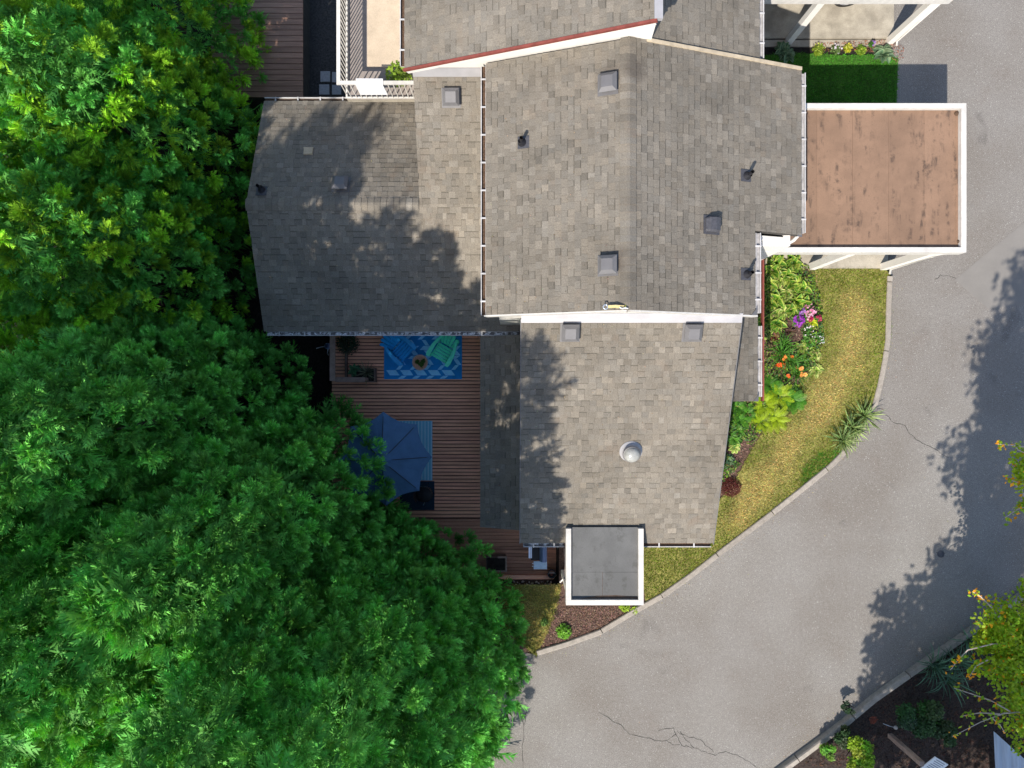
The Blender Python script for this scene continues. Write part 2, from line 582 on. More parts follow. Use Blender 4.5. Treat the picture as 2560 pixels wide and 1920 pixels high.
def kerb_run(path, side, cuts, name='kerb_stone', hh=1.0):
    """a row of cast kerb lengths along a path; side +1 puts the width on the left of the path"""
    root = bpy.data.objects.new('kerb', None)
    COL.objects.link(root)
    root['kind'] = 'structure'
    root['_w'] = (0, 0, 0)
    segs, cur, acc = [], [path[0]], 0
    for a, b in zip(path, path[1:]):
        L = (b - a).length
        t = 0
        while acc + (L - t) > cuts:
            t += cuts - acc
            q = a + (b - a) * (t / L)
            cur.append(q)
            segs.append(cur)
            cur, acc = [q], 0
        acc += L - t
        cur.append(b)
    segs.append(cur)
    for sg in segs:
        if len(sg) < 2: continue
        mb = MB()
        tn = random.uniform(.85, 1.12)
        nrm = []
        for i in range(len(sg)):
            d = sg[min(i + 1, len(sg) - 1)] - sg[max(i - 1, 0)]
            nrm.append(Vector((-d.y, d.x, 0)).normalized() * side)
        d0 = (sg[1] - sg[0]).normalized() * .012
        pts = list(sg)
        pts[0] = pts[0] + d0
        pts[-1] = pts[-1] - (sg[-1] - sg[-2]).normalized() * .012
        prof = [(0, -.05), (.015, .10), (.04, .125), (.15, .125), (.17, .10), (.17, -.05)]
        rings = []
        for p, nn in zip(pts, nrm):
            rings.append([Vector((p.x, p.y, 0)) + nn * o + Vector((0, 0, h * hh + random.uniform(-.003, .003))) for o, h in prof])
        for r0, r1 in zip(rings, rings[1:]):
            for k in range(len(prof) - 1):
                q = [r0[k], r1[k], r1[k + 1], r0[k + 1]]
                mb.face(q if side < 0 else q[::-1], (tn, tn, tn))
        mb.face(rings[0], (tn, tn, tn)); mb.face(rings[-1][::-1], (tn, tn, tn))
        mb.build(name, M['kerb'], root)
    return root


kerb_run(kerb_w, 1, 1.95)
kerb_run(kerb2_w, -1, 1.95, hh=1.5)

# yard soil between kerb and house
kin = [(p.x - .1, p.y + .1) for p in kerb_w[:12]] + [(p.x - .13, p.y) for p in kerb_w[12:]]
yard = kin + [(10.5, 3.28), (5.0, 3.28), (5.0, -3.0), (1.32, -3.4), (1.32, -5.7), (-.6, -5.72), (-.8, -7.6)]
mb = MB(); mb.poly(yard, .05)
struct('flower_bed', mb, M['mulch'])
mb = MB(); mb.poly([(p.x + .1, p.y - .1) for p in kerb2_w] + [(40, 0), (40, -40), (4, -40), (4, -14)], .06)
struct('planting_bed', mb, M['mulch_dark'])

LAWN = px_poly([(2226, 690), (2226, 850), (2200, 965), (2182, 1030), (2145, 1092), (2100, 1142), (2070, 1172), (2000, 1228), (1915, 1296),
                (1800, 1382), (1655, 1490), (1615, 1512), (1600, 1400), (1620, 1330), (1770, 1330), (1800, 1250), (1850, 1180), (1870, 1140),
                (1925, 1050), (1975, 990), (2025, 925), (2050, 860), (2052, 800), (2040, 740), (2020, 670), (2215, 672)], .07)
LAWN2 = [(7.0, 6.9), (10.78, 6.9), (10.86, 9.15), (10.5, 9.28), (9.6, 9.24), (8.2, 9.3), (6.4, 9.2), (6.3, 6.9)]
LAWN3 = px_poly([(1262, 1462), (1402, 1462), (1398, 1500), (1385, 1545), (1360, 1600), (1340, 1640), (1290, 1600), (1240, 1540)], .055)
dry_line = np.array([[P(u, v, 0).x, P(u, v, 0).y] for u, v in
                     [(2135, 780), (2125, 860), (2110, 930), (2060, 1010), (1990, 1090), (1950, 1150), (1890, 1230), (1840, 1290)]])


def seg_dist(p, line):
    d = np.full(len(p), 1e9)
    for a, b in zip(line, line[1:]):
        ab = b - a
        t = np.clip(((p - a) @ ab) / (ab @ ab), 0, 1)
        d = np.minimum(d, np.linalg.norm(p - (a + t[:, None] * ab), axis=1))
    return d


def wob(p, s, seed):
    r = np.random.default_rng(seed)
    o = np.zeros(len(p))
    for k in range(5):
        w = r.normal(size=2) * s
        o += np.sin(p @ w + r.uniform(0, 6.28))
    return o / 5


def grass(name, poly, n, z, mode, parent_mat):
    pl = np.array([(p[0], p[1]) for p in poly])
    lo, hi = pl.min(0), pl.max(0)
    p = rng.uniform(lo, hi, (int(n * 2.2), 2))
    p = p[in_poly(p, pl)][:n] + rng.normal(0, .022, (min(n, int(in_poly(p, pl).sum())), 2))
    k = len(p)
    if mode == 'dry':
        d = seg_dist(p, dry_line) + .22 * wob(p, 2.5, 3) + .16 * wob(p, 7, 4) + rng.normal(0, .12, k)
        dry = 1 - sstep(.05, .72, d)
        dry = np.clip(dry + .25 * wob(p, 11, 21) * dry, 0, 1)
    elif mode == 'lush':
        dry = np.zeros(k)
    else:
        dry = np.clip(.55 + .6 * wob(p, 3, 8) + rng.normal(0, .2, k), 0, 1)
    green = np.array([.20, .25, .03]) if mode != 'lush' else np.array([.07, .26, .02])
    tan = np.array([.62, .48, .18])
    c = green * (1 - dry[:, None]) + tan * dry[:, None]
    c *= rng.uniform(.55, 1.4, (k, 1))
    c *= 1 + .12 * rng.normal(size=(k, 3))
    ang = rng.uniform(0, 6.28, k)
    h = rng.uniform(.02, .055, k) * (1 if mode != 'lush' else 1.2)
    w = rng.uniform(.006, .014, k)
    lean = rng.uniform(.01, .07, k)
    la = rng.uniform(0, 6.28, k)
    V = np.zeros((k, 3, 3))
    V[:, 0, :2] = p + np.stack([np.cos(ang) * w, np.sin(ang) * w], 1)
    V[:, 1, :2] = p - np.stack([np.cos(ang) * w, np.sin(ang) * w], 1)
    V[:, 2, :2] = p + np.stack([np.cos(la) * lean, np.sin(la) * lean], 1)
    V[:, :2, 2] = z - .005
    V[:, 2, 2] = z + h
    me = np_mesh(name, V.reshape(-1, 3), np.arange(3 * k).reshape(-1, 3), np.clip(c, .004, .9), M['grass'])
    o = link(name, me)
    o['kind'] = 'stuff'
    return o


M['lawn_base'] = mat('lawn_thatch', (.22, .20, .06), 1, ((3, .3), (60, .5)), ws=True)
M['lawn_green'] = mat('lawn_turf', (.05, .13, .018), 1, ((3, .3), (60, .5)), ws=True)
mb = MB(); mb.poly(LAWN); struct('lawn', mb, M['lawn_base'])
mb = MB(); mb.poly(LAWN2, .03); struct('lawn', mb, M['lawn_green'])
mb = MB(); mb.poly(LAWN3); struct('lawn', mb, M['lawn_base'])
tag(grass('grass', LAWN, 80000, .07, 'dry', None), 'short half dried grass covering the curved front lawn', 'grass')
tag(grass('grass', LAWN2, 26000, .03, 'lush', None), 'lush green grass in the strip beside the carport', 'grass')
tag(grass('grass', LAWN3, 9000, .055, 'mix', None), 'patchy yellow grass between the cedars and porch', 'grass')

# bark chips
def chips(name, poly, n, z, label, base=(1, 1, 1), big=1.0):
    pl = np.array([(p[0], p[1]) for p in poly])
    p = rng.uniform(pl.min(0), pl.max(0), (n * 2, 2))
    p = p[in_poly(p, pl)][:n]
    k = len(p)
    a = rng.uniform(0, 6.28, k)
    L = rng.uniform(.012, .04, k) * big; W = rng.uniform(.005, .013, k) * big
    dx = np.stack([np.cos(a), np.sin(a)], 1); dy = np.stack([-np.sin(a), np.cos(a)], 1)
    V = np.zeros((k, 4, 3))
    for i, (s, t) in enumerate(((-1, -1), (1, -1), (1, 1), (-1, 1))):
        V[:, i, :2] = p + dx * (L * s)[:, None] + dy * (W * t)[:, None]
        V[:, i, 2] = z + rng.uniform(.003, .03, k)
    C = rng.uniform(.35, 1.9, (k, 1)) * np.array(base) * (1 + .1 * rng.normal(size=(k, 3)))
    o = link(name, np_mesh(name, V.reshape(-1, 3), np.arange(4 * k).reshape(-1, 4), np.clip(C, .05, 3), M['chips']))
    return tag(o, label, 'bark chips', None, 'stuff')


chips('mulch', px_poly([(1400, 1480), (1400, 1515), (1610, 1515), (1640, 1500), (1585, 1530), (1500, 1580), (1350, 1632), (1375, 1560)], 0), 5500, .05,
      'reddish brown bark mulch around the porch corner', big=.62)
chips('mulch', px_poly([(1985, 1225), (2060, 1160), (2105, 1130), (2080, 1165), (2010, 1222)], 0), 500, .05, 'brown bark mulch under the strap leaved clump by kerb')
chips('mulch', px_poly([(2228, 100), (2258, 118), (2255, 150), (2240, 160), (2215, 136), (2150, 130), (2030, 130), (2030, 108)], 0), 900, .03,
      'orange brown bark chips along the neighbour flower strip', (1.25, .85, .62), .5)
chips('mulch', px_poly([(1905, 640), (2040, 660), (2070, 830), (2040, 930), (1900, 1080), (1800, 1240), (1790, 1000), (1880, 990)], 0), 2500, .05,
      'dark bark mulch in the bed along the house wall')
chips('mulch', px_poly([(2000, 1910), (2290, 1685), (2560, 1500), (2560, 1920)], 0), 3000, .06, 'dark bark litter in the planting bed across the drive', (.34, .30, .28))

# concrete pads
mb = MB(); mb.poly([(6.3, 3.24), (10.55, 3.24), (10.62, 6.88), (6.3, 6.88)], .09); struct('carport_slab', mb, M['conc'])
mb = MB()
mb.box(6.35, 10.72, 9.72, 14, -.1, .07)
mb.box(6.35, 10.72, 9.5, 9.68, -.1, .02)
struct('driveway_slab', mb, M['conc'])
mb = MB(); mb.poly([(-6.3, 7.25), (-4.1, 7.25), (-4.1, 14), (-6.3, 14)], -1.1); struct('gravel_yard', mb, M['gravel'])
gy_o = bpy.data.objects['gravel_yard']
for u0, v0, u1, v1 in ((801, 178, 825, 204), (830, 180, 853, 205), (798, 211, 823, 236), (830, 212, 853, 236)):
    a, b = P(u0, v1, -1.06), P(u1, v0, -1.06)
    mb = MB(); mb.box(a.x, b.x, a.y, b.y, -1.14, -1.06); mb.build('paver', M['paver'], gy_o)

# ---------------------------------------------------------------- roofs
EXPO = .143


class Slope:
    """sloping roof plane: o = eave corner, e = unit vector along the eave, s = unit vector up the slope"""
    def __init__(s, o, e, up_dir, pitch):
        s.o, s.e = Vector(o), Vector(e).normalized()
        k = math.hypot(1, pitch)
        s.s = (Vector(up_dir).normalized() + Vector((0, 0, pitch))) / k
        s.n = s.e.cross(s.s).normalized()
        s.flip = s.n.z < 0
        if s.flip: s.n = -s.n
        s.k = k

    def pt(s, a, b, h=0): return s.o + s.e * a + s.s * b + s.n * h


def cell_geo(mb, fn, a0, a1, b0, b1, t, c, band, flip):
    """one shingle tab: butt edge at b0 raised by t, upper edge tucked under the next course"""
    q = [fn(a0, b0, t), fn(a1, b0, t), fn(a1, b1, .0015), fn(a0, b1, .0015)]
    low = [fn(a0, b0, -.004), fn(a1, b0, -.004)]
    def F(p, cc):
        mb.face(p[::-1] if flip else p, cc)
    if band:
        f = .76
        m0, m1 = q[0].lerp(q[3], f), q[1].lerp(q[2], f)
        F([q[0], q[1], m1, m0], c)
        F([m0, m1, q[2], q[3]], tuple(x * .64 for x in c))
    else:
        F(q, c)
    F([low[0], low[1], q[1], q[0]], tuple(x * .8 for x in c))
    F([low[0], q[0], q[3]], c)
    F([q[1], low[1], q[2]], c)


def tone():
    r = random.random()
    b = random.gauss(.98, .05)
    if r < .12: b += .17
    elif r < .28: b -= .10
    w = random.gauss(0, .010)
    return (b * (1 + w), b, b * (1 - w * 1.3))


def lay(mb, sl, a0, a1, b0, b1, skip=None, phase=0.0, tonef=1.0, single=None):
    """cover a rectangle of a slope with courses; single(list) collects the tabs to become objects"""
    nb = int(math.ceil((b1 - b0) / EXPO))
    for k in range(nb):
        lo = b0 + k * EXPO
        hi = min(lo + EXPO, b1)
        if hi - lo < .03: continue
        a = a0 - random.uniform(0, .2)
        raised = random.random() < .5
        while a < a1:
            w = random.choice((.10, .13, .15, .16, .17, .19, .22))
            x0, x1 = max(a, a0), min(a + w, a1)
            a += w
            if x1 - x0 < .02: continue
            c = tuple(x * tonef for x in tone())
            t = .016 if raised else .008
            band = (not raised) and random.random() < .62
            if band: c = tuple(x * .95 for x in c)
            raised = not raised if random.random() < .8 else raised
            if single is not None:
                single.append((sl, x0 + .0015, x1 - .0015, lo, hi + .01, t, c, band))
            else:
                cell_geo(mb, sl.pt, x0 + .0015, x1 - .0015, lo, hi + .01, t, c, band, sl.flip)


def slab(name, sl, rects, thick, parent, m):
    mb = MB()
    for a0, a1, b0, b1 in rects:
        top = [sl.pt(a0, b0, -.006), sl.pt(a1, b0, -.006), sl.pt(a1, b1, -.006), sl.pt(a0, b1, -.006)]
        low = [p - Vector((0, 0, thick)) for p in top]
        if sl.flip:
            top, low = [top[i] for i in (1, 0, 3, 2)], [low[i] for i in (1, 0, 3, 2)]
        mb.hexa([*low, *top])
    return mb.build(name, m, parent)


def ridge_caps(parent, p0, p1, half, pitch, name='ridge_cap'):
    """bent caps along a ridge from p0 to p1"""
    p0, p1 = Vector(p0), Vector(p1)
    d = (p1 - p0).normalized()
    sd = Vector((-d.y, d.x, 0))
    n = int((p1 - p0).length / .15)
    for k in range(n):
        a = p0 + (p1 - p0) * (k / n)
        b = p0 + (p1 - p0) * ((k + 1) / n) + d * .02
        c = tone()
        b_ = .9 + .16 * random.random()
        c = tuple(x * b_ * 1.05 for x in c)
        mb = MB()
        prof = [(-half, -half * pitch), (-.03, -.008), (.03, -.008), (half, -half * pitch)]
        A = [a + sd * s + Vector((0, 0, h + .034)) for s, h in prof]
        B = [b + sd * s + Vector((0, 0, h + .018)) for s, h in prof]
        A0 = [p - Vector((0, 0, .016)) for p in A]
        for i in range(3):
            mb.face([A[i], A[i + 1], B[i + 1], B[i]][::-1], c)
            mb.face([A0[i], A0[i + 1], A[i + 1], A[i]][::-1], c)
        mb.face([A0[0], A[0], B[0]], c); mb.face([A[3], A0[3], B[3]], c)
        me = mb.mesh(name, M['shingle'])
        link(name, me, parent)


def gutter(parent, p0, p1, out, inside='debris', hangers=.58, drop=.03):
    """white channel below an eave from p0 to p1, hanging outwards along out"""
    p0, p1, out = Vector(p0), Vector(p1), Vector(out).normalized()
    d = (p1 - p0).normalized()
    w, h, t = .10, .09, .012
    base = Vector((0, 0, -drop - h))
    mb = MB()
    def strip(o0, o1, h0, h1):
        q = [p0 + out * o0, p1 + out * o0, p1 + out * o1, p0 + out * o1]
        lo = [x + base + Vector((0, 0, h0)) for x in q]
        hi = [x + base + Vector((0, 0, h1)) for x in q]
        if d.cross(out).z < 0:
            lo, hi = lo[::-1], hi[::-1]
        mb.hexa([*lo, *hi])
    strip(0, t, 0, h)
    strip(w - .004, w + .014, h - .014, h)
    strip(w - .004, w + .006, 0, h - .014)
    strip(t, w - .004, 0, .012)
    g = mb.build('gutter', M['gutter'], parent)
    mb = MB()
    q = [p0 + out * (t + .002), p1 + out * (t + .002), p1 + out * (w - .006), p0 + out * (w - .006)]
    q = [x + base + Vector((0, 0, .03)) for x in q]
    mb.face(q if d.cross(out).z > 0 else q[::-1])
    mb.build('gutter_debris', M[inside], g)
    n = max(1, int((p1 - p0).length / hangers))
    for k in range(n):
        c = p0 + d * ((k + .5) * (p1 - p0).length / n) + base + Vector((0, 0, h + .004))
        mb = MB()
        mb.bar(c - out * .02, c + out * (w + .02), .035, .012)
        mb.build('gutter_hanger', M['gutter'], g)
    return g


home = thing('townhouse', 'large townhouse with brown shingled gable roofs and white trim in the centre', 'house', (2.3, 2.5, 0))
PITCH = .385
RX, RZ = 2.35, 5.66
AEL, AER, AEL2 = -.566, 6.49, 5.32                # main eaves
zl = RZ - PITCH * (RX - AEL); zr = RZ - PITCH * (AER - RX); zr2 = RZ - PITCH * (AEL2 - RX)
kk = math.hypot(1, PITCH)
all_sh = MB()
singles = []

# main gable, left slope
sA = Slope((AEL, 1.5, zl), (0, 1, 0), (1, 0, 0), PITCH)
LA = (RX - AEL) * kk
slA = slab('roof_slope', sA, [(0, 5.48, 0, LA)], .16, home, M['underlay'])
lay(None, sA, 0, 5.48, 0, LA, single=singles)
# main gable, right slope (two eave lengths)
sR = Slope((AER, 1.5, zr), (0, 1, 0), (-1, 0, 0), PITCH)
LR = (AER - RX) * kk; LR2 = (AER - AEL2) * kk
LR2 = round(LR2 / EXPO) * EXPO
slab('roof_slope', sR, [(0, 5.54, LR2, LR), (1.84, 5.54, 0, LR2)], .16, home, M['underlay'])
lay(all_sh, sR, 0, 5.54, LR2, LR, tonef=.97)
lay(all_sh, sR, 1.84, 5.54, 0, LR2, tonef=.97)
ridge_caps(home, (RX, 1.5, RZ), (RX, 6.98, RZ), .165, PITCH)

# front wing (falls towards the drive)
PE = .411
EZ = 4.012 + PE * -3.94
sE = Slope((.2, -3.94, EZ), (1, 0, 0), (0, 1, 0), PE)
LE = (1.42 + 3.94) * math.hypot(1, PE)
slab('roof_slope', sE, [(0, 4.79, 0, LE)], .2, home, M['underlay'])
lay(all_sh, sE, 0, 4.79, 0, LE)

# left wing, two slopes about a level ridge
PD = .417
DRY, DRZ = 4.34, 2.89
DBY, DTY = 1.365, 7.31
dbz = DRZ - PD * (DRY - DBY); dtz = DRZ - PD * (DTY - DRY)
sD = Slope((-6.41, DBY, dbz), (1, 0, 0), (0, 1, 0), PD)
LD = (DRY - DBY) * math.hypot(1, PD); LDw = .28 * math.hypot(1, PD)
LDw = round(LDw / EXPO) * EXPO
slab('roof_slope', sD, [(0, 6.12, LDw, LD), (0, 6.61, 0, LDw)], .14, home, M['underlay'])
lay(all_sh, sD, 0, 6.12, LDw, LD, tonef=1.1)
lay(all_sh, sD, 0, 6.61, 0, LDw, tonef=1.1)
# raised strip that carries the lower slope on up to the neighbour's wall
LC = (6.95 - DRY) * math.hypot(1, PD)
slab('roof_slope', sD, [(4.18, 6.1, LD, LD + LC)], .14, home, M['underlay'])
lay(all_sh, sD, 4.18, 6.1, LD, LD + LC, tonef=1.02)
sU = Slope((-6.41, DTY, dtz), (1, 0, 0), (0, -1, 0), PD)
LU = (DTY - DRY) * math.hypot(1, PD)
slab('roof_slope', sU, [(0, 4.17, 0, LU)], .14, home, M['underlay'])
lay(all_sh, sU, 0, 4.17, 0, LU, tonef=1.06)
ridge_caps(home, (-2.25, DRY, DRZ), (-6.41, DRY, DRZ), .15, PD)

# low side strips
PF = .40
sF = Slope((-.823, -3.73, 1.5), (0, 1, 0), (1, 0, 0), PF)
slab('roof_slope', sF, [(0, 4.98, 0, 1.02 * math.hypot(1, PF))], .12, home, M['underlay'])
lay(all_sh, sF, 0, 4.98, 0, 1.02 * math.hypot(1, PF), tonef=1.05)
sG = Slope((6.12, -.43, 2.3), (0, 1, 0), (-1, 0, 0), PF)
slab('roof_slope', sG, [(0, 3.66, 0, 1.2 * math.hypot(1, PF))], .12, home, M['underlay'])
lay(all_sh, sG, 0, 3.66, 0, 1.2 * math.hypot(1, PF), tonef=.9)

# 300 shingles nearest the camera are objects of their own, sharing a set of meshes
singles.sort(key=lambda q: -q[3])
variants = {}
cnt = 0
made = 0
for q in singles:
    sl, a0, a1, b0, b1, t, c, band = q
    full = abs((b1 - b0) - EXPO - .01) < 1e-4
    if made < 300 and full and a1 - a0 > .1:
        w = min((.117, .147, .177, .207, .237), key=lambda x: abs(x - (a1 - a0)))
        key = (w, t, band, random.randrange(3))
        if key not in variants:
            mb = MB()
            loc = lambda a, b, h: Vector((a, b, h))
            cell_geo(mb, loc, 0, w, 0, EXPO + .01, t, c, band, False)
            variants[key] = mb.mesh('shingle', M['shingle'])
        o = bpy.data.objects.new('shingle', variants[key])
        COL.objects.link(o)
        # local axes: slope frame (right-handed): a along -e when flipped
        if sl.flip:
            m = Matrix((-sl.e, sl.s, sl.n)).transposed().to_4x4()
            org = sl.pt(a1, b0, 0)
        else:
            m = Matrix((sl.e, sl.s, sl.n)).transposed().to_4x4()
            org = sl.pt(a0, b0, 0)
        m.translation = org
        sx = (a1 - a0) / w
        o.parent = slA
        o.matrix_basis = m @ Matrix.Diagonal((sx, 1, 1, 1))
        made += 1
    else:
        cell_geo(all_sh, sl.pt, a0, a1, b0, b1, t, c, band, sl.flip)
o = all_sh.build('shingles', M['shingle'], home)
o['kind'] = 'stuff'

# walls of the centre house
def wall(parent, x0, x1, y0, y1, z0, z1, name='wall', m='white'):
    mb = MB(); mb.box(x0, x1, y0, y1, z0, z1)
    return mb.build(name, M[m], parent)


mb = MB()
def gable(mb, y0, y1, pts):
    """upright slab with outline pts (x,z) between y0 and y1"""
    n = len(pts)
    mb.face([(x, y0, z) for x, z in pts]); mb.face([(x, y1, z) for x, z in pts][::-1])
    for i in range(n):
        (xa, za), (xb, zb) = pts[i], pts[(i + 1) % n]
        mb.face([(xa, y0, za), (xa, y1, za), (xb, y1, zb), (xb, y0, zb)])


gable(mb, 1.53, 1.70, [(-.3, -1.1), (5.1, -1.1), (5.1, zr2 - .12), (RX, RZ - .18), (-.3, zl - .1)])
mb.build('gable_wall', M['white'], home)
wall(home, -.3, -.15, 1.7, 7.0, -1.1, zl + .02)
wall(home, 4.95, 5.1, 1.7, 3.22, -.1, zr2 - .1)
wall(home, 6.1, 6.25, 3.22, 7.0, -.1, zr - .02)
wall(home, 5.1, 6.25, 3.1, 3.22, -.1, zr - .02 + .0)
mb = MB()
gable(mb, 3.20, 3.30, [(5.1, 2.7), (6.24, 2.7), (6.24, zr - .08), (5.12, zr + .3)])
mb.build('gable_wall', M['white'], home)
wall(home, .42, .55, -3.6, 1.52, -.6, EZ + .0)
mb = MB()
for xx in (.42, 4.72):
    mb.hexa([(xx, -3.6, -.6), (xx + .1, -3.6, -.6), (xx + .1, 1.52, -.6), (xx, 1.52, -.6),
             (xx, -3.6, EZ - .1), (xx + .1, -3.6, EZ - .1), (xx + .1, 1.52, 4.4), (xx, 1.52, 4.4)])
mb.build('side_wall', M['white'], home)
wall(home, .42, 4.82, -3.7, -3.6, -.6, EZ - .05)
wall(home, -6.2, .4, 1.75, 1.85, -1.1, dbz + .02)
wall(home, -6.2, -2.3, 6.95, 7.05, -1.1, dtz + .02)
mb = MB()
mb.hexa([(-6.2, 1.75, -1.1), (-6.1, 1.75, -1.1), (-6.1, 7.05, -1.1), (-6.2, 7.05, -1.1),
         (-6.2, 1.75, 1.6), (-6.1, 1.75, 1.6), (-6.1, 7.05, 1.55), (-6.2, 7.05, 1.55)])
mb.build('side_wall', M['white'], home)

# barge boards and flashings
mb = MB()
mb.bar((AEL - .01, 1.485, zl - .10), (RX, 1.485, RZ - .10), .03, .19)
mb.bar((RX, 1.485, RZ - .10), (AEL2 + .01, 1.485, zr2 - .10), .03, .19)
mb.build('barge_board', M['cap'], home)
mb = MB()
mb.face([(.2, 1.415, 4.012 + PE * 1.415 + .02), (4.99, 1.415, 4.012 + PE * 1.415 + .02), (4.99, 1.525, 4.68), (.2, 1.525, 4.68)])
mb.face([(.2, 1.33, 4.012 + PE * 1.33 + .02), (4.99, 1.33, 4.012 + PE * 1.33 + .02), (4.99, 1.415, 4.012 + PE * 1.415 + .02), (.2, 1.415, 4.012 + PE * 1.415 + .02)])
mb.build('flashing', M['flash'], home)
mb = MB()
mb.bar((.192, -3.96, EZ - .05), (.192, 1.42, 4.012 + PE * 1.42 - .05), .016, .1)
mb.build('barge_board', M['grey_metal'], home)
mb = MB()
mb.bar((4.998, -3.96, EZ - .06), (4.998, 1.42, 4.012 + PE * 1.42 - .06), .016, .12)
mb.build('barge_board', M['grey_metal'], home)
mb = MB()
mb.bar((RX + .4, 7.02, RZ - .15 + .015), (AER, 7.07, zr + .02), .07, .04)
mb.build('rake_trim', M['fascia'], home)
mb = MB()
mb.bar((6.30, -.43, 2.14), (6.30, 3.24, 2.14), .04, .14)
mb.build('fascia', M['red_trim'], home)

gutter(home, (AEL, 1.5, zl), (AEL, 6.95, zl), (-1, 0, 0))
gutter(home, (AER, 7.0, zr), (AER, 3.4, zr), (1, 0, 0), inside='gutter_dull')
gutter(home, (AEL2, 3.3, zr2 + .02), (AEL2, 1.55, zr2 + .02), (1, 0, 0), inside='gutter_dull')
gutter(home, (6.13, 1.45, 2.3), (6.13, -.32, 2.3), (1, 0, 0), inside='gutter_dull')
gutter(home, (-6.35, DBY, dbz), (.2, DBY, dbz), (0, -1, 0), inside='gutter_wet_sky', hangers=.6)
gutter(home, (-2.35, DTY, dtz), (-6.41, DTY, dtz), (0, 1, 0), hangers=.55)
gutter(home, (.28, -3.94, EZ), (1.3, -3.94, EZ), (0, -1, 0), inside='gutter_wet_sky', hangers=.42)
gutter(home, (3.22, -3.94, EZ), (4.95, -3.94, EZ), (0, -1, 0), inside='debris', hangers=.6)
# downpipe at the eave step
mb = MB()
mb.tube([(6.52, 3.42, zr - .12), (6.42, 3.28, zr - .25), (6.2, 3.14, zr - .5), (5.75, 3.13, 3.2), (5.62, 3.12, 2.9), (5.62, 3.12, .1)], .045, 8)
mb.build('downpipe', M['cap'], home, True)
# folded metal corners at eave ends
mb = MB()
for (x, y, z, sx, sy) in ((AER - .12, 3.30, zr + .02, 1, -1), (AEL2 - .12, 1.5, zr2 + .04, 1, -1), (6.0, -.43, 2.34, 1, -1)):
    mb.face([(x, y, z + .03), (x + .14, y, z - .02), (x + .14, y + .16, z - .02)])
mb.build('corner_flashing', M['grey_metal'], home)

# flat porch roof
px0, px1, py0, py1, pz = PX(1415, 2.75), PX(1609, 2.75), PY(1513, 2.75), PY(1322, 2.75), 2.75
porch = MB()
for xs in ((px0, px0 + .125), (px1 - .125, px1)):
    porch.box(xs[0], xs[1], py0 + .125, py1, pz - .28, pz)
porch.box(px0, px1, py0, py0 + .125, pz - .28, pz + .002)
pr = porch.build('porch_parapet', M['cap'], home)
def sheet(x0, x1, y0, y1, z, t, m, parent, name='roofing_sheet', tilt=.004):
    mb = MB(); mb.box(x0, x1, y0, y1, z - .02, z, (t, t, t)); return mb.build(name, m, parent)
ym = PY(1430, 2.66)
sheet(px0 + .13, px1 - .13, ym, py1 + .02, 2.664, .98, M['membrane_grey'], pr)
xm = PX(1506, 2.66)
sheet(px0 + .13, xm - .004, py0 + .13, ym - .006, 2.658, 1.0, M['membrane_grey'], pr)
sheet(xm + .004, px1 - .13, py0 + .13, ym - .006, 2.66, .96, M['membrane_grey'], pr)
mb = MB()
mb.poly([(px0 + .35, py0 + .133), (px1 - .14, py0 + .133), (px1 - .15, py0 + .18), (px0 + 1.2, py0 + .215), (px0 + .75, py0 + .2)], 2.6645)
M['silt'] = mat('brown_silt', (.12, .08, .055), .9, ((8, .3), (60, .3)), ws=True)
mb.build('silt', M['silt'], pr)
mb = MB()
for xx in (px0 + .06, px1 - .18):
    mb.box(xx, xx + .12, py0 + .04, py0 + .16, 0, pz - .28)
mb.build('porch_post', M['white'], home)

# ---------------------------------------------------------------- neighbour house
nb = thing('townhouse', 'neighbouring townhouse with tall split roof, red edged rake and white gable wall at top', 'house', (0, 9, 0))
NP = .42
NRX, NRZ, NEX = 2.74, 6.47, -2.367
nz = NRZ - NP * (NRX - NEX)
nsh = MB()
sN = Slope((NEX, 6.95, nz), (0, 1, 0), (1, 0, 0), NP)
LN = (NRX - NEX) * math.hypot(1, NP)
slN = slab('roof_slope', sN, [(0, 4.2, 0, LN)], .16, nb, M['underlay'])
nsing = []
lay(None, sN, 0, 4.2, 0, LN, single=nsing)
nsing.sort(key=lambda q: q[1] - .22 * q[3])
made = 0
for q in nsing:
    sl, a0, a1, b0, b1, t, c, band = q
    if made < 300 and abs((b1 - b0) - EXPO - .01) < 1e-4 and a1 - a0 > .1:
        w = min((.117, .147, .177, .207, .237), key=lambda x: abs(x - (a1 - a0)))
        key = (w, t, band, random.randrange(3))
        if key not in variants:
            mb = MB(); cell_geo(mb, lambda a, b, h: Vector((a, b, h)), 0, w, 0, EXPO + .01, t, c, band, False)
            variants[key] = mb.mesh('shingle', M['shingle'])
        o = bpy.data.objects.new('shingle', variants[key]); COL.objects.link(o)
        m = Matrix((-sl.e, sl.s, sl.n)).transposed().to_4x4() if sl.flip else Matrix((sl.e, sl.s, sl.n)).transposed().to_4x4()
        m.translation = sl.pt(a1 if sl.flip else a0, b0, 0)
        o.parent = slN
        o.matrix_basis = m @ Matrix.Diagonal(((a1 - a0) / w, 1, 1, 1))
        made += 1
    else:
        cell_geo(nsh, sl.pt, a0, a1, b0, b1, t, c, band, sl.flip)
NE2, nz2 = 5.42, 4.445
sN2 = Slope((NE2, 7.02, nz2), (0, 1, 0), (-1, 0, 0), PITCH)
LN2 = (NE2 - 2.82) * kk
slab('roof_slope', sN2, [(0, 4.2, 0, LN2)], .16, nb, M['underlay'])
lay(nsh, sN2, 0, 4.2, 0, LN2, tonef=.97)
o = nsh.build('shingles', M['shingle'], nb); o['kind'] = 'stuff'
mb = MB()
gable(mb, 7.03, 7.2, [(-2.1, -1), (5.25, -1), (5.25, nz2), (2.85, 5.38), (2.80, NRZ - .1), (-2.1, nz + .0)])
mb.build('gable_wall', M['white'], nb)
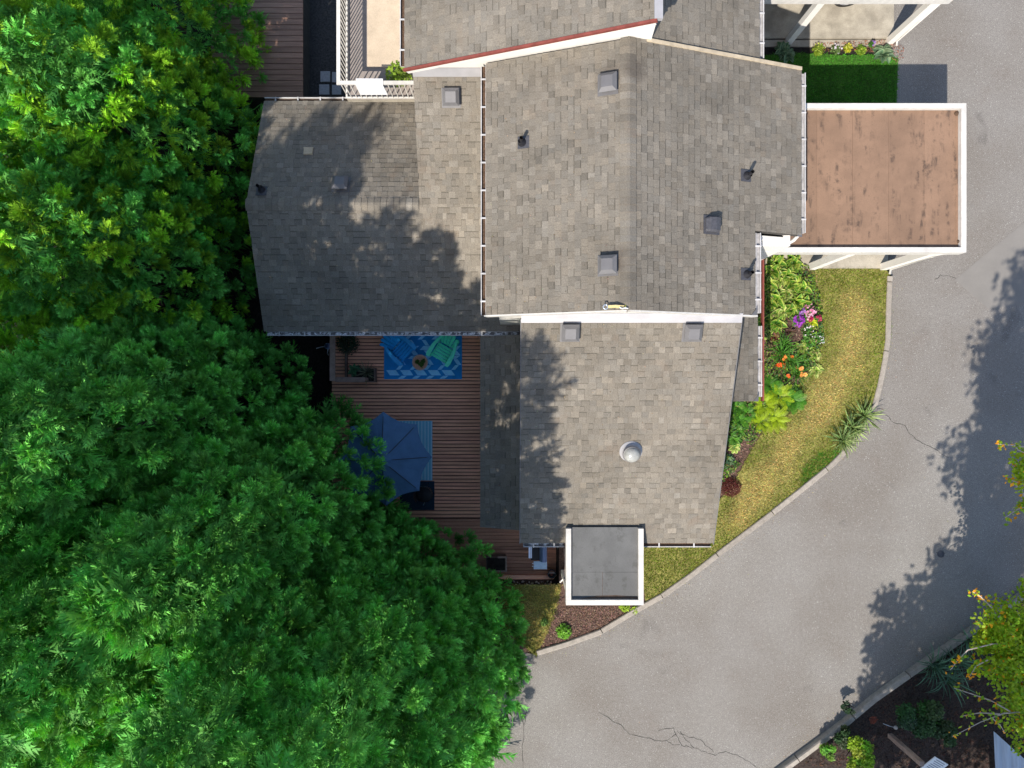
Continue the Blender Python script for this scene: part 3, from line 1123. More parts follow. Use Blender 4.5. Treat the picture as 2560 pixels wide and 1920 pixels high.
wall(nb, 2.74, 2.85, 7.2, 11.1, 5.2, NRZ - .05, 'clerestory_wall')
wall(nb, -2.1, -2.0, 7.2, 11.1, -1, nz)
wall(nb, 5.15, 5.25, 7.2, 11.1, -1, nz2 - .02)
mb = MB()
mb.bar((NEX - .03, 6.93, nz - .01), (NRX + .03, 6.93, NRZ + .0), .05, .075)
mb.build('rake_board', M['red_trim'], nb)
mb = MB()
mb.bar((NEX + .02, 6.97, nz - .13), (NRX + .02, 6.97, NRZ - .12), .05, .17)
mb.build('barge_board', M['white'], nb)
mb = MB(); mb.box(NRX - .03, NRX + .13, 6.95, 11.1, NRZ - .06, NRZ + .04); mb.build('ridge_flashing', M['flash'], nb)
# grey metal step flashing at the foot of the wall
mb = MB()
mb.face([(-2.23, 6.93, 3.985), (-.62, 6.93, 3.985), (-.62, 7.015, 4.24), (-2.23, 7.015, 4.24)])
mb.build('flashing', M['flash'], nb)
gutter(nb, (NEX, 7.05, nz), (NEX, 11.1, nz), (-1, 0, 0), hangers=.66)
gutter(nb, (NE2, 11.1, nz2), (NE2, 7.15, nz2), (1, 0, 0), inside='gutter_dull')

# balcony of the neighbour
bal = thing('balcony', 'neighbour balcony with white baluster railing above the dark gravel', 'balcony', (-3.2, 9, 2.05))
BX0, BY0, BZ = PX(868, 2.05), PY(249, 2.05), 2.05
mb = MB(); mb.box(BX0, -2.1, BY0, 12, BZ - .15, BZ); mb.build('floor', M['conc'], bal)
M['balc_inner'] = mat('tan_floor_panel', (.50, .41, .31), .9, ((3, .1), (50, .1)), ws=True)
M['balc_floor'] = mat('taupe_balcony_floor', (.27, .235, .215), .8, ((3, .1), (40, .1)), ws=True)
mb = MB(); mb.box(BX0 + .004, -2.11, BY0 + .004, 12, BZ - .1, BZ + .004); mb.build('floor_top', M['balc_floor'], bal)
mb = MB(); mb.box(PX(918, 2.06), -2.15, PY(168, 2.06), 12, BZ + .004, BZ + .016); mb.build('floor_panel', M['balc_inner'], bal)  # paler raised rectangle inside the darker floor border
TR = BZ + .98
mb = MB()
mb.box(BX0 - .03, BX0 + .06, BY0 - .03, 12, TR - .04, TR); mb.box(BX0 + .06, -2.35, BY0 - .03, BY0 + .06, TR - .04, TR)
mb.build('top_rail', M['cap'], bal)
mb = MB()
mb.box(BX0 - .01, BX0 + .03, BY0, 12, BZ + .07, BZ + .11); mb.box(BX0 + .03, -2.35, BY0 - .01, BY0 + .03, BZ + .07, BZ + .11)
mb.build('bottom_rail', M['cap'], bal)
mbb = MB(); mbb.box(-.011, .011, -.011, .011, .09, .95); bme = mbb.mesh('baluster', M['cap'])
for k in range(34):
    o = link('baluster', bme); o.parent = bal; o.location = (BX0 + .012 + 3.2, BY0 + .09 + k * .13 - 9, 0)
for k in range(14):
    o = link('baluster', bme); o.parent = bal; o.location = (BX0 + .14 + k * .13 + 3.2, BY0 + .012 - 9, 0)
mb = MB()
q = [P(890, 203, TR + .02), P(957, 203, TR + .02)]
mb.hexa([(q[0].x, BY0 - .075, TR - .5), (q[1].x + .03, BY0 - .075, TR - .5), (q[1].x + .03, BY0 - .045, TR - .5), (q[0].x, BY0 - .045, TR - .5),
         (q[0].x, BY0 - .06, TR + .01), (q[1].x, BY0 - .06, TR + .01), (q[1].x, BY0 - .036, TR + .012), (q[0].x, BY0 - .036, TR + .012)])
mb.hexa([(q[0].x, BY0 - .06, TR + .006), (q[1].x, BY0 - .06, TR + .006), (q[1].x, BY0 + .1, TR + .006), (q[0].x, BY0 + .1, TR + .006),
         (q[0].x, BY0 - .06, TR + .016), (q[1].x, BY0 - .06, TR + .016), (q[1].x, BY0 + .1, TR + .02), (q[0].x, BY0 + .1, TR + .02)])
tag(mb.build('towel', M['cloth']), 'white towel hung over the balcony railing', 'towel')

# ---------------------------------------------------------------- carport
cp = thing('carport', 'flat red roofed carport with white parapet beside the drive', 'carport', (8.5, 5, 0))
CX0, CX1, CY0, CY1, CZ = 6.05, PX(2416, 2.75), PY(631, 2.75), PY(258, 2.75), 2.75
mb = MB()
mb.box(CX0, CX1, CY0, CY0 + .125, CZ - .3, CZ)
mb.box(CX0 + .25, CX1, CY1 - .125, CY1, CZ - .3, CZ)
mb.box(CX1 - .125, CX1, CY0 + .125, CY1 - .125, CZ - .3, CZ + .002)
mb.build('parapet', M['cap'], cp)
xs = [CX0 + .02] + [PX(u, 2.63) for u in (2042, 2131, 2221, 2310, 2388)] + [CX1 - .128]
for i, (a, b) in enumerate(zip(xs, xs[1:])):
    t = [.93, 1.02, 1.0, .95, 1.03, 1.0][i]
    mb = MB(); mb.box(a + .0022, b - .0022, CY0 + .128, CY1 - .128, CZ - .15, CZ - .115 - .002 * (i % 2), (t, t * .99, t * .97))
    mb.build('roofing_sheet', M['membrane'], cp)
mb = MB(); mb.box(CX0 + .01, CX1 - .127, CY0 + .127, CY1 - .127, CZ - .25, CZ - .152); mb.build('roof_deck', M['underlay'], cp)
for (x, y) in ((8.4, CY0 + .09), (10.42, CY0 + .09), (8.4, CY1 - .09), (10.42, CY1 - .09)):
    mb = MB(); mb.box(x - .09, x + .09, y - .09, y + .09, 0.0, CZ - .3); mb.build('post', M['white'], cp)
mb = MB()
mb.tube([(10.72, CY0 + .04, CZ - .32), (10.56, CY0 + .02, CZ - .45), (10.56, CY0 + .02, .2), (10.6, CY0 - .1, .1)], .042, 8)
mb.build('downpipe', M['cap'], cp, True)
for (u, v) in ((2391, 284), (2398, 604)):
    c = P(u, v, CZ - .115)
    mb = MB(); mb.lathe([(.001, .05), (.03, .05), (.045, .012), (.06, .0)], 12, center=(0, 0)); 
    me = mb.mesh('roof_drain', M['debris'], True)
    o = link('roof_drain', me, cp); o.location = c

ncp = thing('carport', 'neighbour carport edge with white posts at the top of the scene', 'carport', (8.5, 11, 0))
mb = MB()
mb.box(6.1, 10.85, 9.445, 9.53, 2.35, 2.65); mb.box(6.1, 10.85, 9.53, 13.2, 2.4, 2.55); mb.box(10.73, 10.85, 9.53, 13.2, 2.35, 2.652)
mb.build('roof', M['cap'], ncp)
for x in (7.78, 10.62):
    mb = MB(); mb.box(x - .085, x + .085, 9.56, 9.73, 0, 2.36); mb.build('post', M['white'], ncp)
mb = MB(); mb.tube([(10.78, 9.6, 2.36), (10.76, 9.6, .15), (10.8, 9.5, .08)], .04, 8); mb.build('downpipe', M['cap'], ncp, True)

# parked car under the neighbour carport (mostly beyond the frame)
car = thing('parked_car', 'dark parked car under the neighbour carport, one alloy wheel showing', 'car', (8, 11.45, 0.07))
mb = MB()
prof = [(10.12, .35), (10.14, .75), (9.85, .98), (8.95, 1.05), (8.35, 1.48), (6.75, 1.52), (6.1, 1.05), (5.85, .95), (5.8, .4)]
ys = [(10.62, .0), (10.68, .06), (12.25, .06), (12.31, .0)]
rows = []
for y, ins in ys:
    rows.append([Vector((x + (ins if x < 8 else -ins) * .5, y + (.12 if y < 11 else -.12) * max(0, z - 1.0) * 2, z + .07 - (0 if ins else .02))) for x, z in prof])
for r0, r1 in zip(rows, rows[1:]):
    for i in range(len(prof) - 1):
        mb.face([r0[i], r0[i + 1], r1[i + 1], r1[i]])
mb.face(rows[0][::-1]); mb.face(rows[-1]); mb.box(5.9, 10.05, 10.7, 12.2, .3, .42)
mb.build('body', M['car'], car)
mb = MB(); mb.face([(8.7, 10.72, 1.12), (8.3, 10.735, 1.42), (6.9, 10.735, 1.46), (6.4, 10.72, 1.12)][::-1]); mb.build('side_window', M['glass'], car)
def wheel(x, y, face):
    w = MB(); w.lathe([(.2, -.1), (.31, -.1), (.345, -.06), (.345, .06), (.31, .1), (.225, .1), (.2, .07)], 28)
    wo_ = w.build('wheel', M['tyre'], car, True)
    wo_.matrix_parent_inverse = Matrix.Identity(4)
    wo_.location = (x - 8, y - 11.45, .345)
    wo_.rotation_euler = (math.radians(90) * face, 0, 0)
    r = MB()
    r.lathe([(.225, .085), (.205, .1), (.195, .06)], 28)
    r.lathe([(.001, .075), (.045, .07), (.055, .03)], 12)
    for k in range(5):
        for dk in (-.13, .13):
            t = 2 * math.pi * k / 5 + dk
            t2 = 2 * math.pi * k / 5 + dk * .4
            r.bar((.03 * math.cos(t2), .03 * math.sin(t2), .06), (.21 * math.cos(t), .21 * math.sin(t), .075), .025, .02)
    ro = link('rim', r.mesh('rim', M['rim'], False), None); ro.parent = wo_
    b = MB(); b.face([(.2 * math.cos(t), .2 * math.sin(t), .01) for t in np.linspace(0, 6.283, 20, endpoint=False)])
    bo = link('brake_disc', b.mesh('brake_disc', M['dark']), None); bo.parent = wo_
for x in (9.25, 6.65):
    wheel(x, 10.66, 1); wheel(x, 12.27, -1)

# ---------------------------------------------------------------- roof fittings
def zplane(sl, x, y):
    return sl.o.z - (sl.n.x * (x - sl.o.x) + sl.n.y * (y - sl.o.y)) / sl.n.z


def on_slope(sl, u, v):
    z = 3.0
    for _ in range(20):
        p = P(u, v, z); z = zplane(sl, p.x, p.y)
    return Vector((p.x, p.y, z))


def place(o, sl, u, v, lift=.016):
    p = on_slope(sl, u, v) + sl.n * lift
    down = -sl.s
    x = down.cross(sl.n).normalized() * -1
    y = sl.n.cross(x).normalized()
    m = Matrix((x, y, sl.n)).transposed().to_4x4()
    m.translation = p
    o.matrix_world = m
    o.location = p
    o.rotation_euler = m.to_euler()


def box_vent():
    t = thing('roof_vent', '', 'roof vent', world=False)
    mb = MB(); mb.box(-.215, .215, -.235, .19, 0, .010); mb.build('flange', M['grey_metal'], t)
    mb = MB()
    s0, s1 = .19, .115
    b = [(-s0, -s0, .10), (s0, -s0, .10), (s0, s0, .10), (-s0, s0, .10)]
    e = [(x, y, .135) for x, y, _ in b]
    tp = [(-s1, -s1, .20), (s1, -s1, .20), (s1, s1, .20), (-s1, s1, .20)]
    mb.hexa([*b, *e]); mb.hexa([*[(x * .995, y * .995, z) for x, y, z in e], *tp], bottom=False)
    mb.build('hood', M['grey_metal'], t)
    mb = MB(); mb.box(-.13, .13, -.13, .13, .012, .10); mb.build('throat', M['dark'], t)
    return t


v0 = box_vent()
VENTS = [(sA, 1523, 212, 'square grey roof vent near the top of the main ridge'),
         (sA, 1523, 664, 'square grey roof vent lower on the main slope near the yellow strap'),
         (sE, 1425, 828, 'square grey roof vent at the tree shadow edge below the white gable'),
         (sE, 1730, 828, 'square grey roof vent below the white gable at its right end'),
         (sD, 1128, 242, 'square grey roof vent below the neighbour white wall'),
         (sU, 853, 465, 'square grey roof vent in deep shade on the left wing')]
for i, (sl, u, v, lab) in enumerate(VENTS):
    o = v0 if i == 0 else copy_tree(v0)
    o['label'] = lab; o['group'] = 'square roof vents'
    place(o, sl, u, v)


def pipe_vent():
    t = thing('vent_pipe', '', 'vent pipe', world=False)
    mb = MB(); mb.box(-.13, .13, -.1, .16, 0, .008); mb.build('flange', M['dark_hood'], t)
    mb = MB(); mb.lathe([(.095, .008), (.085, .03), (.055, .10), (.045, .13)], 16); mb.build('boot', M['dark'], t, True)
    return t


PIPES = [(sA, 1306, 357, 'black plumbing vent pipe on the main left slope'),
         (sR, 1866, 440, 'black plumbing vent pipe on the right slope facing the carport'),
         (sR, 1866, 686, 'black plumbing vent pipe above the hosta bed'),
         (sU, 655, 476, 'black plumbing vent pipe at the shaded end of the left wing')]
for i, (sl, u, v, lab) in enumerate(PIPES):
    o = pipe_vent()
    o['label'] = lab; o['group'] = 'plumbing vent pipes'
    place(o, sl, u, v)
    # the pipe itself stands upright whatever the slope
    R = o.rotation_euler.to_matrix()
    upl = R.inverted() @ Vector((0, 0, 1))
    mb = MB()
    a = Vector((0, 0, .06)); b = a + upl * .26
    mb.tube([a, b], .038, 12, cap=False); mb.tube([b, a], .03, 12, cap=False)
    mb.build('pipe', M['dark'], o)

t = thing('exhaust_hood', 'rounded dark exhaust hood on the right roof slope', 'roof vent', world=False)
mb = MB()
for i, (y, w, h) in enumerate(((-.15, .14, .10), (-.12, .165, .16), (.0, .165, .18), (.11, .16, .15), (.17, .13, .06))):
    pass
ring = [(-.15, .14, .10), (-.12, .165, .16), (.0, .165, .18), (.11, .16, .15), (.17, .13, .06)]
pr_ = [[(-w, y, 0.01), (-w, y, h * .7), (-w * .8, y, h), (w * .8, y, h), (w, y, h * .7), (w, y, 0.01)] for y, w, h in ring]
for r0, r1 in zip(pr_, pr_[1:]):
    for k in range(5):
        mb.face([r0[k], r1[k], r1[k + 1], r0[k + 1]])
mb.face(pr_[0]); mb.face(pr_[-1][::-1])
mb.build('hood', M['dark_hood'], t)
mb = MB(); mb.box(-.2, .2, -.2, .2, 0, .01); mb.build('flange', M['dark_hood'], t)
place(t, sR, 1777, 563)

t = thing('tubular_skylight', 'round dome skylight on the sunlit front roof', 'skylight', world=False)
mb = MB(); mb.lathe([(.27, 0), (.26, .015), (.21, .03), (.20, .13)], 28); mb.build('flashing_collar', M['flash'], t, True)
mb = MB(); mb.lathe([(.205, .12), (.215, .14), (.205, .165), (.185, .165)], 28); mb.build('ring', M['grey_metal'], t, True)
mb = MB(); mb.lathe([(.19, .15), (.18, .2), (.145, .25), (.09, .28), (.04, .293), (.002, .296)], 28); mb.build('dome', M['dome'], t, True)
place(t, sE, 1577, 1128)

t = thing('slot_vent', 'small tan slot vent on the shaded left wing', 'roof vent', world=False)
mb = MB(); mb.box(-.11, .11, -.08, .09, 0, .05); mb.box(-.12, .12, -.1, -.08, .03, .06); mb.build('cover', M['fascia'], t)
place(t, sU, 772, 381)

# yellow fall-protection strap over the ridge
t = thing('roof_anchor', 'yellow strap anchor nailed over the ridge end', 'roof anchor', world=False)
p = P(1555, 766, RZ + .05)
t.location = p
mb = MB()
for x0, x1, c in ((-.27, .05, (1.0, .82, 4.5)), (.07, .30, (1, 1, 1))):
    for k in range(4):
        a, b = x0 + (x1 - x0) * k / 4, x0 + (x1 - x0) * (k + 1) / 4
        def hz(x): return -PITCH * abs(x + .04) + .008 + .006 * math.sin(x * 40)
        y = .006 * math.sin(a * 21)
        mb.hexa([(a, y - .028, hz(a) - .01), (b, y - .028, hz(b) - .01), (b, y + .028, hz(b) - .01), (a, y + .028, hz(a) - .01),
                 (a, y - .028, hz(a)), (b, y - .028, hz(b)), (b, y + .028, hz(b)), (a, y + .028, hz(a))], c)
mb.build('webbing', M['yellow'], t)
mb = MB()
mb.tube([(-.32 + .045 * math.cos(k), .045 * math.sin(k), -.1) for k in np.linspace(0, 6.283, 15)], .012, 6, cap=False)
mb.build('ring', M['steel'], t, True)
mb = MB(); mb.tube([(-.05, -.02, .02), (.0, -.05, .03), (.06, -.03, .02), (.12, -.045, .01)], .012, 5); mb.build('rope', M['cloth'], t)

# ---------------------------------------------------------------- decks
DZ = -.5
deck = thing('deck', 'reddish brown board deck between the left wing and the cedars', 'deck', (-2.5, -1.5, DZ))
y = PY(826, DZ) - .05
pit = .1013
DX0, DX1 = -5.2, .35
yl = -3.80
while y > yl:
    c = random.uniform(.86, 1.12)
    mb = MB(); mb.box(DX0, DX1, y - pit + .022, y, DZ - .03, DZ + random.uniform(-.001, .001), (c, c * random.uniform(.96, 1.04), c))
    mb.build('board', M['deck'], deck)
    y -= pit
yl2 = PY(1432, DZ)
mb = MB(); mb.box(DX0 + .8, .4, y - .10, y - .02, DZ - .04, DZ + .004, (.6, .6, .6)); mb.build('edge_board', M['deck'], deck)
y -= .11
while y > yl2:
    c = random.uniform(.5, .72)
    mb = MB(); mb.box(-3.6, 1.27, y - pit + .008, y, DZ - .06, DZ - .02, (c, c, c)); mb.build('board', M['deck'], deck)
    y -= pit
mb = MB(); mb.box(-3.4, PX(1405, DZ), y - .15, y - .015, DZ - .08, DZ + .03, (1.9, 2.0, 2.1)); mb.build('edge_board', M['deck'], deck)
mb = MB(); mb.box(DX0, 1.27, yl2 - .1, 1.4, DZ - .12, DZ - .07); mb.build('joist_frame', M['underlay'], deck)
ye = y - .15
# pebbles along the deck edge
for k in range(16):
    x = PX(1310, DZ) + k * .055 + random.uniform(-.02, .02)
    pass
peb = thing('pebble_row', 'row of pale pebbles along the bottom deck edge', 'pebbles', (0, ye - .1, -.45))
for k in range(22):
    x = PX(1285 + k * 5.2 + random.uniform(-2, 2), -.4); yy = ye - random.uniform(.03, .15)
    mb = MB(); r = random.uniform(.018, .042); t_ = random.uniform(.6, 1.5)
    mb.lathe([(.001, r * .75), (r * .6, r * .6), (r, r * .1), (r * .7, -r * .4)], 8, (t_, t_, t_))
    o = link('pebble', mb.mesh('pebble', M['stone'], True), peb); o.location = (x, yy, -.43); o.scale = (1.2, .8, 1); o.rotation_euler.z = random.uniform(0, 3)
mb = MB(); mb.box(-2.6, .95, ye - .32, ye - .18, -.62, -.40, (.9, .95, 1.05))
tag(mb.build('sleeper', M['timber']), 'dark timber sleeper edging between the deck and yellow grass', 'sleeper')
mb = MB(); mb.box(-2.6, 1.2, ye - .2, ye + .02, -.6, -.455); struct('soil_strip', mb, M['mulch'])

# railing at the left of the deck
rl = thing('deck_railing', 'grey brown timber railing corner at the left deck edge', 'railing', (-4.8, 1, DZ))
rz = .35
a, b = P(831, 828, rz), P(831, 952, rz)
mb = MB(); mb.box(a.x - .075, a.x + .075, b.y, a.y + .1, rz - .04, rz); mb.build('top_rail', M['timber'], rl)
e = P(912, 953, rz)
mb = MB(); mb.box(a.x + .08, e.x, b.y - .03, b.y + .1, rz - .04, rz - .002, (.72, .72, .72)); mb.build('top_rail', M['timber'], rl)
mb = MB(); mb.box(a.x + .17, a.x + .24, b.y + .1, a.y + .05, DZ + .02, DZ + .12, (.5, .5, .5)); mb.build('bottom_rail', M['timber'], rl)
for yy in (a.y, b.y + .04):
    mb = MB(); mb.box(a.x - .045, a.x + .045, yy - .045, yy + .045, DZ, rz - .04); mb.build('post', M['timber'], rl)
mb = MB(); mb.box(e.x - .1, e.x - .01, b.y, b.y + .09, DZ, rz - .04); mb.build('post', M['timber'], rl)

# the upper-left board deck
d2 = thing('deck', 'weathered brown board deck half hidden by cedars at the top left', 'deck', (-6.5, 9, -.3))
y = PY(243, -.3)
while y < 12:
    c = random.uniform(.8, 1.15)
    mb = MB(); mb.box(-8.6, PX(757, -.3), y + .008, y + .152, -.34, -.3, (c, c, c)); mb.build('board', M['deck_old'], d2)
    y += .16
mb = MB(); mb.box(-8.6, PX(757, -.3) - .03, PY(243, -.3) + .02, 12, -1.1, -.345); mb.build('deck_base', M['underlay'], d2)

# rugs
rug = thing('rug', 'blue rug with pale chevron pieces under the two chairs', 'rug', (-1.7, 1, DZ))
r0, r1 = P(960, 948, DZ + .01), P(1155, 800, DZ + .01)
mb = MB(); mb.box(r0.x, r1.x, r0.y, r1.y, DZ + .002, DZ + .010); mb.build('backing', M['rug'], rug)
mb = MB()
row = 0
y = r0.y + .015
CELL = .40
while y < r1.y - .05:
    h = (.085, .15, .13, .16, .09, .14, .12, .16, .1)[row % 9]
    if y + h > r1.y: break
    sk = .11 if row % 2 == 0 else -.11
    x = r0.x + (row * .171) % CELL - CELL
    while x < r1.x:
        w = (.15, .28, .11, .12, .2)[row % 5]
        xa = [x, x + w, x + w + sk, x + sk]
        if min(xa) > r0.x + .01 and max(xa) < r1.x - .01 and random.random() < .93:
            mb.face([(xa[0], y, DZ + .0125), (xa[1], y, DZ + .0125), (xa[2], y + h, DZ + .0125), (xa[3], y + h, DZ + .0125)])
        x += CELL
    y += h + .012
    row += 1
mb.build('pattern', M['rug_light'], rug)

rug2 = thing('rug', 'pale blue striped rug partly under the umbrella', 'rug', (-2.9, -1.9, DZ))
r0, r1 = P(930, 1201, DZ), P(1081, 1052, DZ)
mb = MB(); mb.box(r0.x, r1.x, r0.y, r1.y, DZ + .002, DZ + .01); mb.build('backing', M['mat_light'], rug2)
x = r0.x + .05
mb = MB()
while x < r1.x - .02:
    mb.face([(x, r0.y + .01, DZ + .013), (x + .022, r0.y + .01, DZ + .013), (x + .022, r1.y - .01, DZ + .013), (x, r1.y - .01, DZ + .013)])
    x += .092
mb.build('stripes', M['mat_line'], rug2)
r0, r1 = P(1000, 1275, DZ), P(1086, 1203, DZ)
mb = MB(); mb.box(r0.x, r1.x, r0.y, r1.y, DZ + .002, DZ + .012)
tag(mb.build('door_mat', M['mat_dark']), 'dark navy mat under the black chair', 'mat')


# adirondack chairs
def lounge_chair(label, m, loc, rz):
    t = thing('garden_chair', label, 'chair', loc, 'adirondack style garden chairs', world=False, rz=rz)
    # local: faces -y
    for i in range(5):
        y = -.30 + i * .105
        z = .36 - .028 * i
        mb = MB(); mb.bar((-.27, y, z), (.27, y, z - .0), .09, .022, up=(0, .27, 1)); mb.build('seat_slat', M[m], t)
    for i in range(5):
        x = (i - 2) * .108
        top = .98 - abs(i - 2) ** 2 * .035
        mb = MB()
        a = Vector((x * .85, .22, .22)); b = Vector((x * 1.35, .22 + (top - .22) * .52, top))
        d = (b - a).normalized()
        n = Vector((0, -1, .52)).normalized()
        for s0, s1, w0, w1 in ((0, .5, .082, .105), (.5, .93, .105, .118), (.93, 1, .118, .07)):
            p0, p1 = a.lerp(b, s0), a.lerp(b, s1)
            sx = Vector((1, 0, 0))
            mb.hexa([p0 - sx * w0 / 2 - n * .011, p0 + sx * w0 / 2 - n * .011, p1 + sx * w1 / 2 - n * .011, p1 - sx * w1 / 2 - n * .011,
                     p0 - sx * w0 / 2 + n * .011, p0 + sx * w0 / 2 + n * .011, p1 + sx * w1 / 2 + n * .011, p1 - sx * w1 / 2 + n * .011])
        mb.build('back_slat', M[m], t)
    for s in (-1, 1):
        mb = MB()
        path = [(s * .36, -.42, .56), (s * .375, -.30, .565), (s * .37, .0, .565), (s * .33, .22, .56), (s * .27, .40, .55)]
        ws = [.12, .15, .125, .10, .08]
        for (p0, p1, w0, w1) in zip(path, path[1:], ws, ws[1:]):
            p0, p1 = Vector(p0), Vector(p1)
            sx = Vector((1, 0, 0))
            mb.hexa([p0 - sx * w0 / 2, p0 + sx * w0 / 2, p1 + sx * w1 / 2, p1 - sx * w1 / 2,
                     p0 - sx * w0 / 2 + Vector((0, 0, .025)), p0 + sx * w0 / 2 + Vector((0, 0, .025)), p1 + sx * w1 / 2 + Vector((0, 0, .025)), p1 - sx * w1 / 2 + Vector((0, 0, .025))])
        mb.build('armrest', M[m], t)
        mb = MB(); mb.box(s * .33 - .025, s * .33 + .025, -.40, -.28, 0.013, .56); mb.build('front_leg', M[m], t)
        mb = MB(); mb.bar((s * .285, -.36, .32), (s * .285, .52, .055), .03, .09); mb.build('rear_leg', M[m], t)
    mb = MB(); mb.bar((-.3, .5, .5), (.3, .5, .5), .03, .06); mb.build('back_rail', M[m], t)
    return t


cb = P(1000, 872, DZ + .4); cg = P(1108, 876, DZ + .4)
lounge_chair('bright blue slatted garden chair on the blue rug', 'blue_plastic', (cb.x, cb.y, DZ + .012), math.radians(48)).scale = (.84, .84, .84)
lounge_chair('mint green slatted garden chair on the blue rug', 'green_plastic', (cg.x, cg.y, DZ + .012), math.radians(-30)).scale = (.84, .84, .84)


# ---------------------------------------------------------------- plants: leaf meshes
def leaf_mesh(name, L, W, cup, droop, cin, cedge, nl=5, tip=1.6):
    """ovate leaf, base at the origin, growing along +y, coloured margin"""
    mb = MB()
    rows = []
    for i in range(nl + 1):
        t = i / nl
        w = W * (math.sin(math.pi * min(1, t ** .72 * .98 + .02)) ** .55) * .5
        if i == 0: w = W * .06
        if i == nl: w = W * .02
        z = cup * math.sin(t * math.pi) * L * .3 - droop * t * t * L
        rows.append([Vector((-w, t * L, z + cup * w * .6)), Vector((-w * .55, t * L, z + .0)), Vector((0, t * L, z - cup * w * .5)),
                     Vector((w * .55, t * L, z)), Vector((w, t * L, z + cup * w * .6))])
    for r0, r1 in zip(rows, rows[1:]):
        for k in range(4):
            mb.face([r0[k], r0[k + 1], r1[k + 1], r1[k]], cedge if k in (0, 3) else cin)
    return mb.mesh(name, M['leaf'])


def strap_mesh(name, L, W, droop, c, cedge=None, n=5, rise=.8):
    mb = MB()
    rows = []
    y = z = 0
    ang = rise
    for i in range(n + 1):
        t = i / n
        w = W * (1 - t ** 2.2) * .5 + .0015
        rows.append([Vector((-w, y, z + w * .5)), Vector((0, y, z)), Vector((w, y, z + w * .5))])
        y += math.cos(ang) * L / n
        z += math.sin(ang) * L / n
        ang -= droop / n
    for r0, r1 in zip(rows, rows[1:]):
        mb.face([r0[0], r0[1], r1[1], r1[0]], cedge or c)
        mb.face([r0[1], r0[2], r1[2], r1[1]], c)
    return mb.mesh(name, M['leaf'])


def frond_mesh(name, L, W, droop, c, n=13, rise=.7):
    mb = MB()
    y = z = 0; ang = rise
    for i in range(n):
        t = i / n
        yn, zn = y + math.cos(ang) * L / n, z + math.sin(ang) * L / n
        mb.face([(-.004, y, z), (.004, y, z), (.003, yn, zn), (-.003, yn, zn)], c)
        w = W * math.sin(math.pi * (t * .85 + .12)) * .5
        for s in (-1, 1):
            k = random.uniform(.8, 1.25)
            cc = tuple(x * k for x in c)
            mb.face([(0, y, z), (s * w, y + w * .5, z - w * .12), (s * w * .9, y + w * .5 + L / n * .35, z - w * .1), (0, y + L / n * .45, z)][::s], cc)
        y, z = yn, zn
        ang -= droop / n
    return mb.mesh(name, M['leaf'])


def rosette(name, label, cat, loc, meshes, n, smin, smax, tilt=(.1, .8), group=None, spread=.03, leaf='leaf'):
    t = thing(name, label, cat, loc, group, world=False, rz=random.uniform(0, 6))
    for k in range(n):
        o = bpy.data.objects.new(leaf, random.choice(meshes))
        COL.objects.link(o)
        o.parent = t
        f = (k + .5) / n
        a = k * 2.39996 + random.uniform(-.3, .3)
        s = random.uniform(smin, smax)
        tl = tilt[1] + (tilt[0] - tilt[1]) * f ** .8 + random.uniform(-.3, .3)
        r = spread * f * random.uniform(.5, 1.2)
        o.location = (-math.sin(a) * r, math.cos(a) * r, .02 + .02 * random.random())
        o.rotation_euler = Quaternion((0, 0, 1), a).to_matrix().to_4x4().to_euler()
        q = Quaternion((0, 0, 1), a) @ Quaternion((1, 0, 0), tl) @ Quaternion((0, 1, 0), random.uniform(-.25, .25))
        o.rotation_euler = q.to_euler()
        o.scale = (s, s, s)
    return t


def lf(L, W, cin, ced, nm='leaf', cup=.5):
    return [leaf_mesh(nm, L, W * random.uniform(.9, 1.1), cup * random.uniform(.7, 1.2), random.uniform(.2, .5),
                      tuple(x * k for x in cin), tuple(x * k for x in ced)) for k in (.72, .9, 1.05, 1.2)]


HOSTA = lf(.25, .175, (.075, .20, .014), (.34, .42, .085))
HOSTA_G = lf(.22, .13, (.06, .19, .02), (.10, .24, .035))
HOSTA_P = lf(.18, .13, (.15, .26, .035), (.42, .46, .16))
HOSTA_B = lf(.22, .15, (.075, .15, .085), (.16, .24, .14))
IRIS = [strap_mesh('leaf', .46, .034, random.uniform(1.3, 2.1), tuple(x * k for x in (.085, .17, .05)), tuple(x * k for x in (.28, .36, .15)), rise=random.uniform(.7, 1.2)) for k in (.55, .85, 1.1, 1.45)]
IRIS_B = [strap_mesh('leaf', .72, .036, random.uniform(1.2, 2.0), tuple(x * k for x in (.07, .15, .11)), rise=random.uniform(.7, 1.2)) for k in (.7, .95, 1.25, 1.6)]
DAY = [strap_mesh('leaf', .5, .022, random.uniform(1.5, 2.2), tuple(x * k for x in (.06, .19, .022)), rise=random.uniform(.9, 1.25)) for k in (.7, 1.0, 1.3)]
FERN_Y = [frond_mesh('leaf', .46, .17, random.uniform(1.0, 1.6), tuple(x * k for x in (.25, .36, .012)), rise=random.uniform(.5, .9)) for k in (.62, .9, 1.1, 1.3)]
FERN_G = [frond_mesh('leaf', .42, .22, random.uniform(1.0, 1.6), tuple(x * k for x in (.06, .20, .016)), rise=random.uniform(.5, .9)) for k in (.7, 1.0, 1.25)]
RED_L = lf(.15, .11, (.13, .05, .035), (.20, .09, .05))
PURP_L = lf(.11, .08, (.10, .05, .05), (.16, .10, .06))

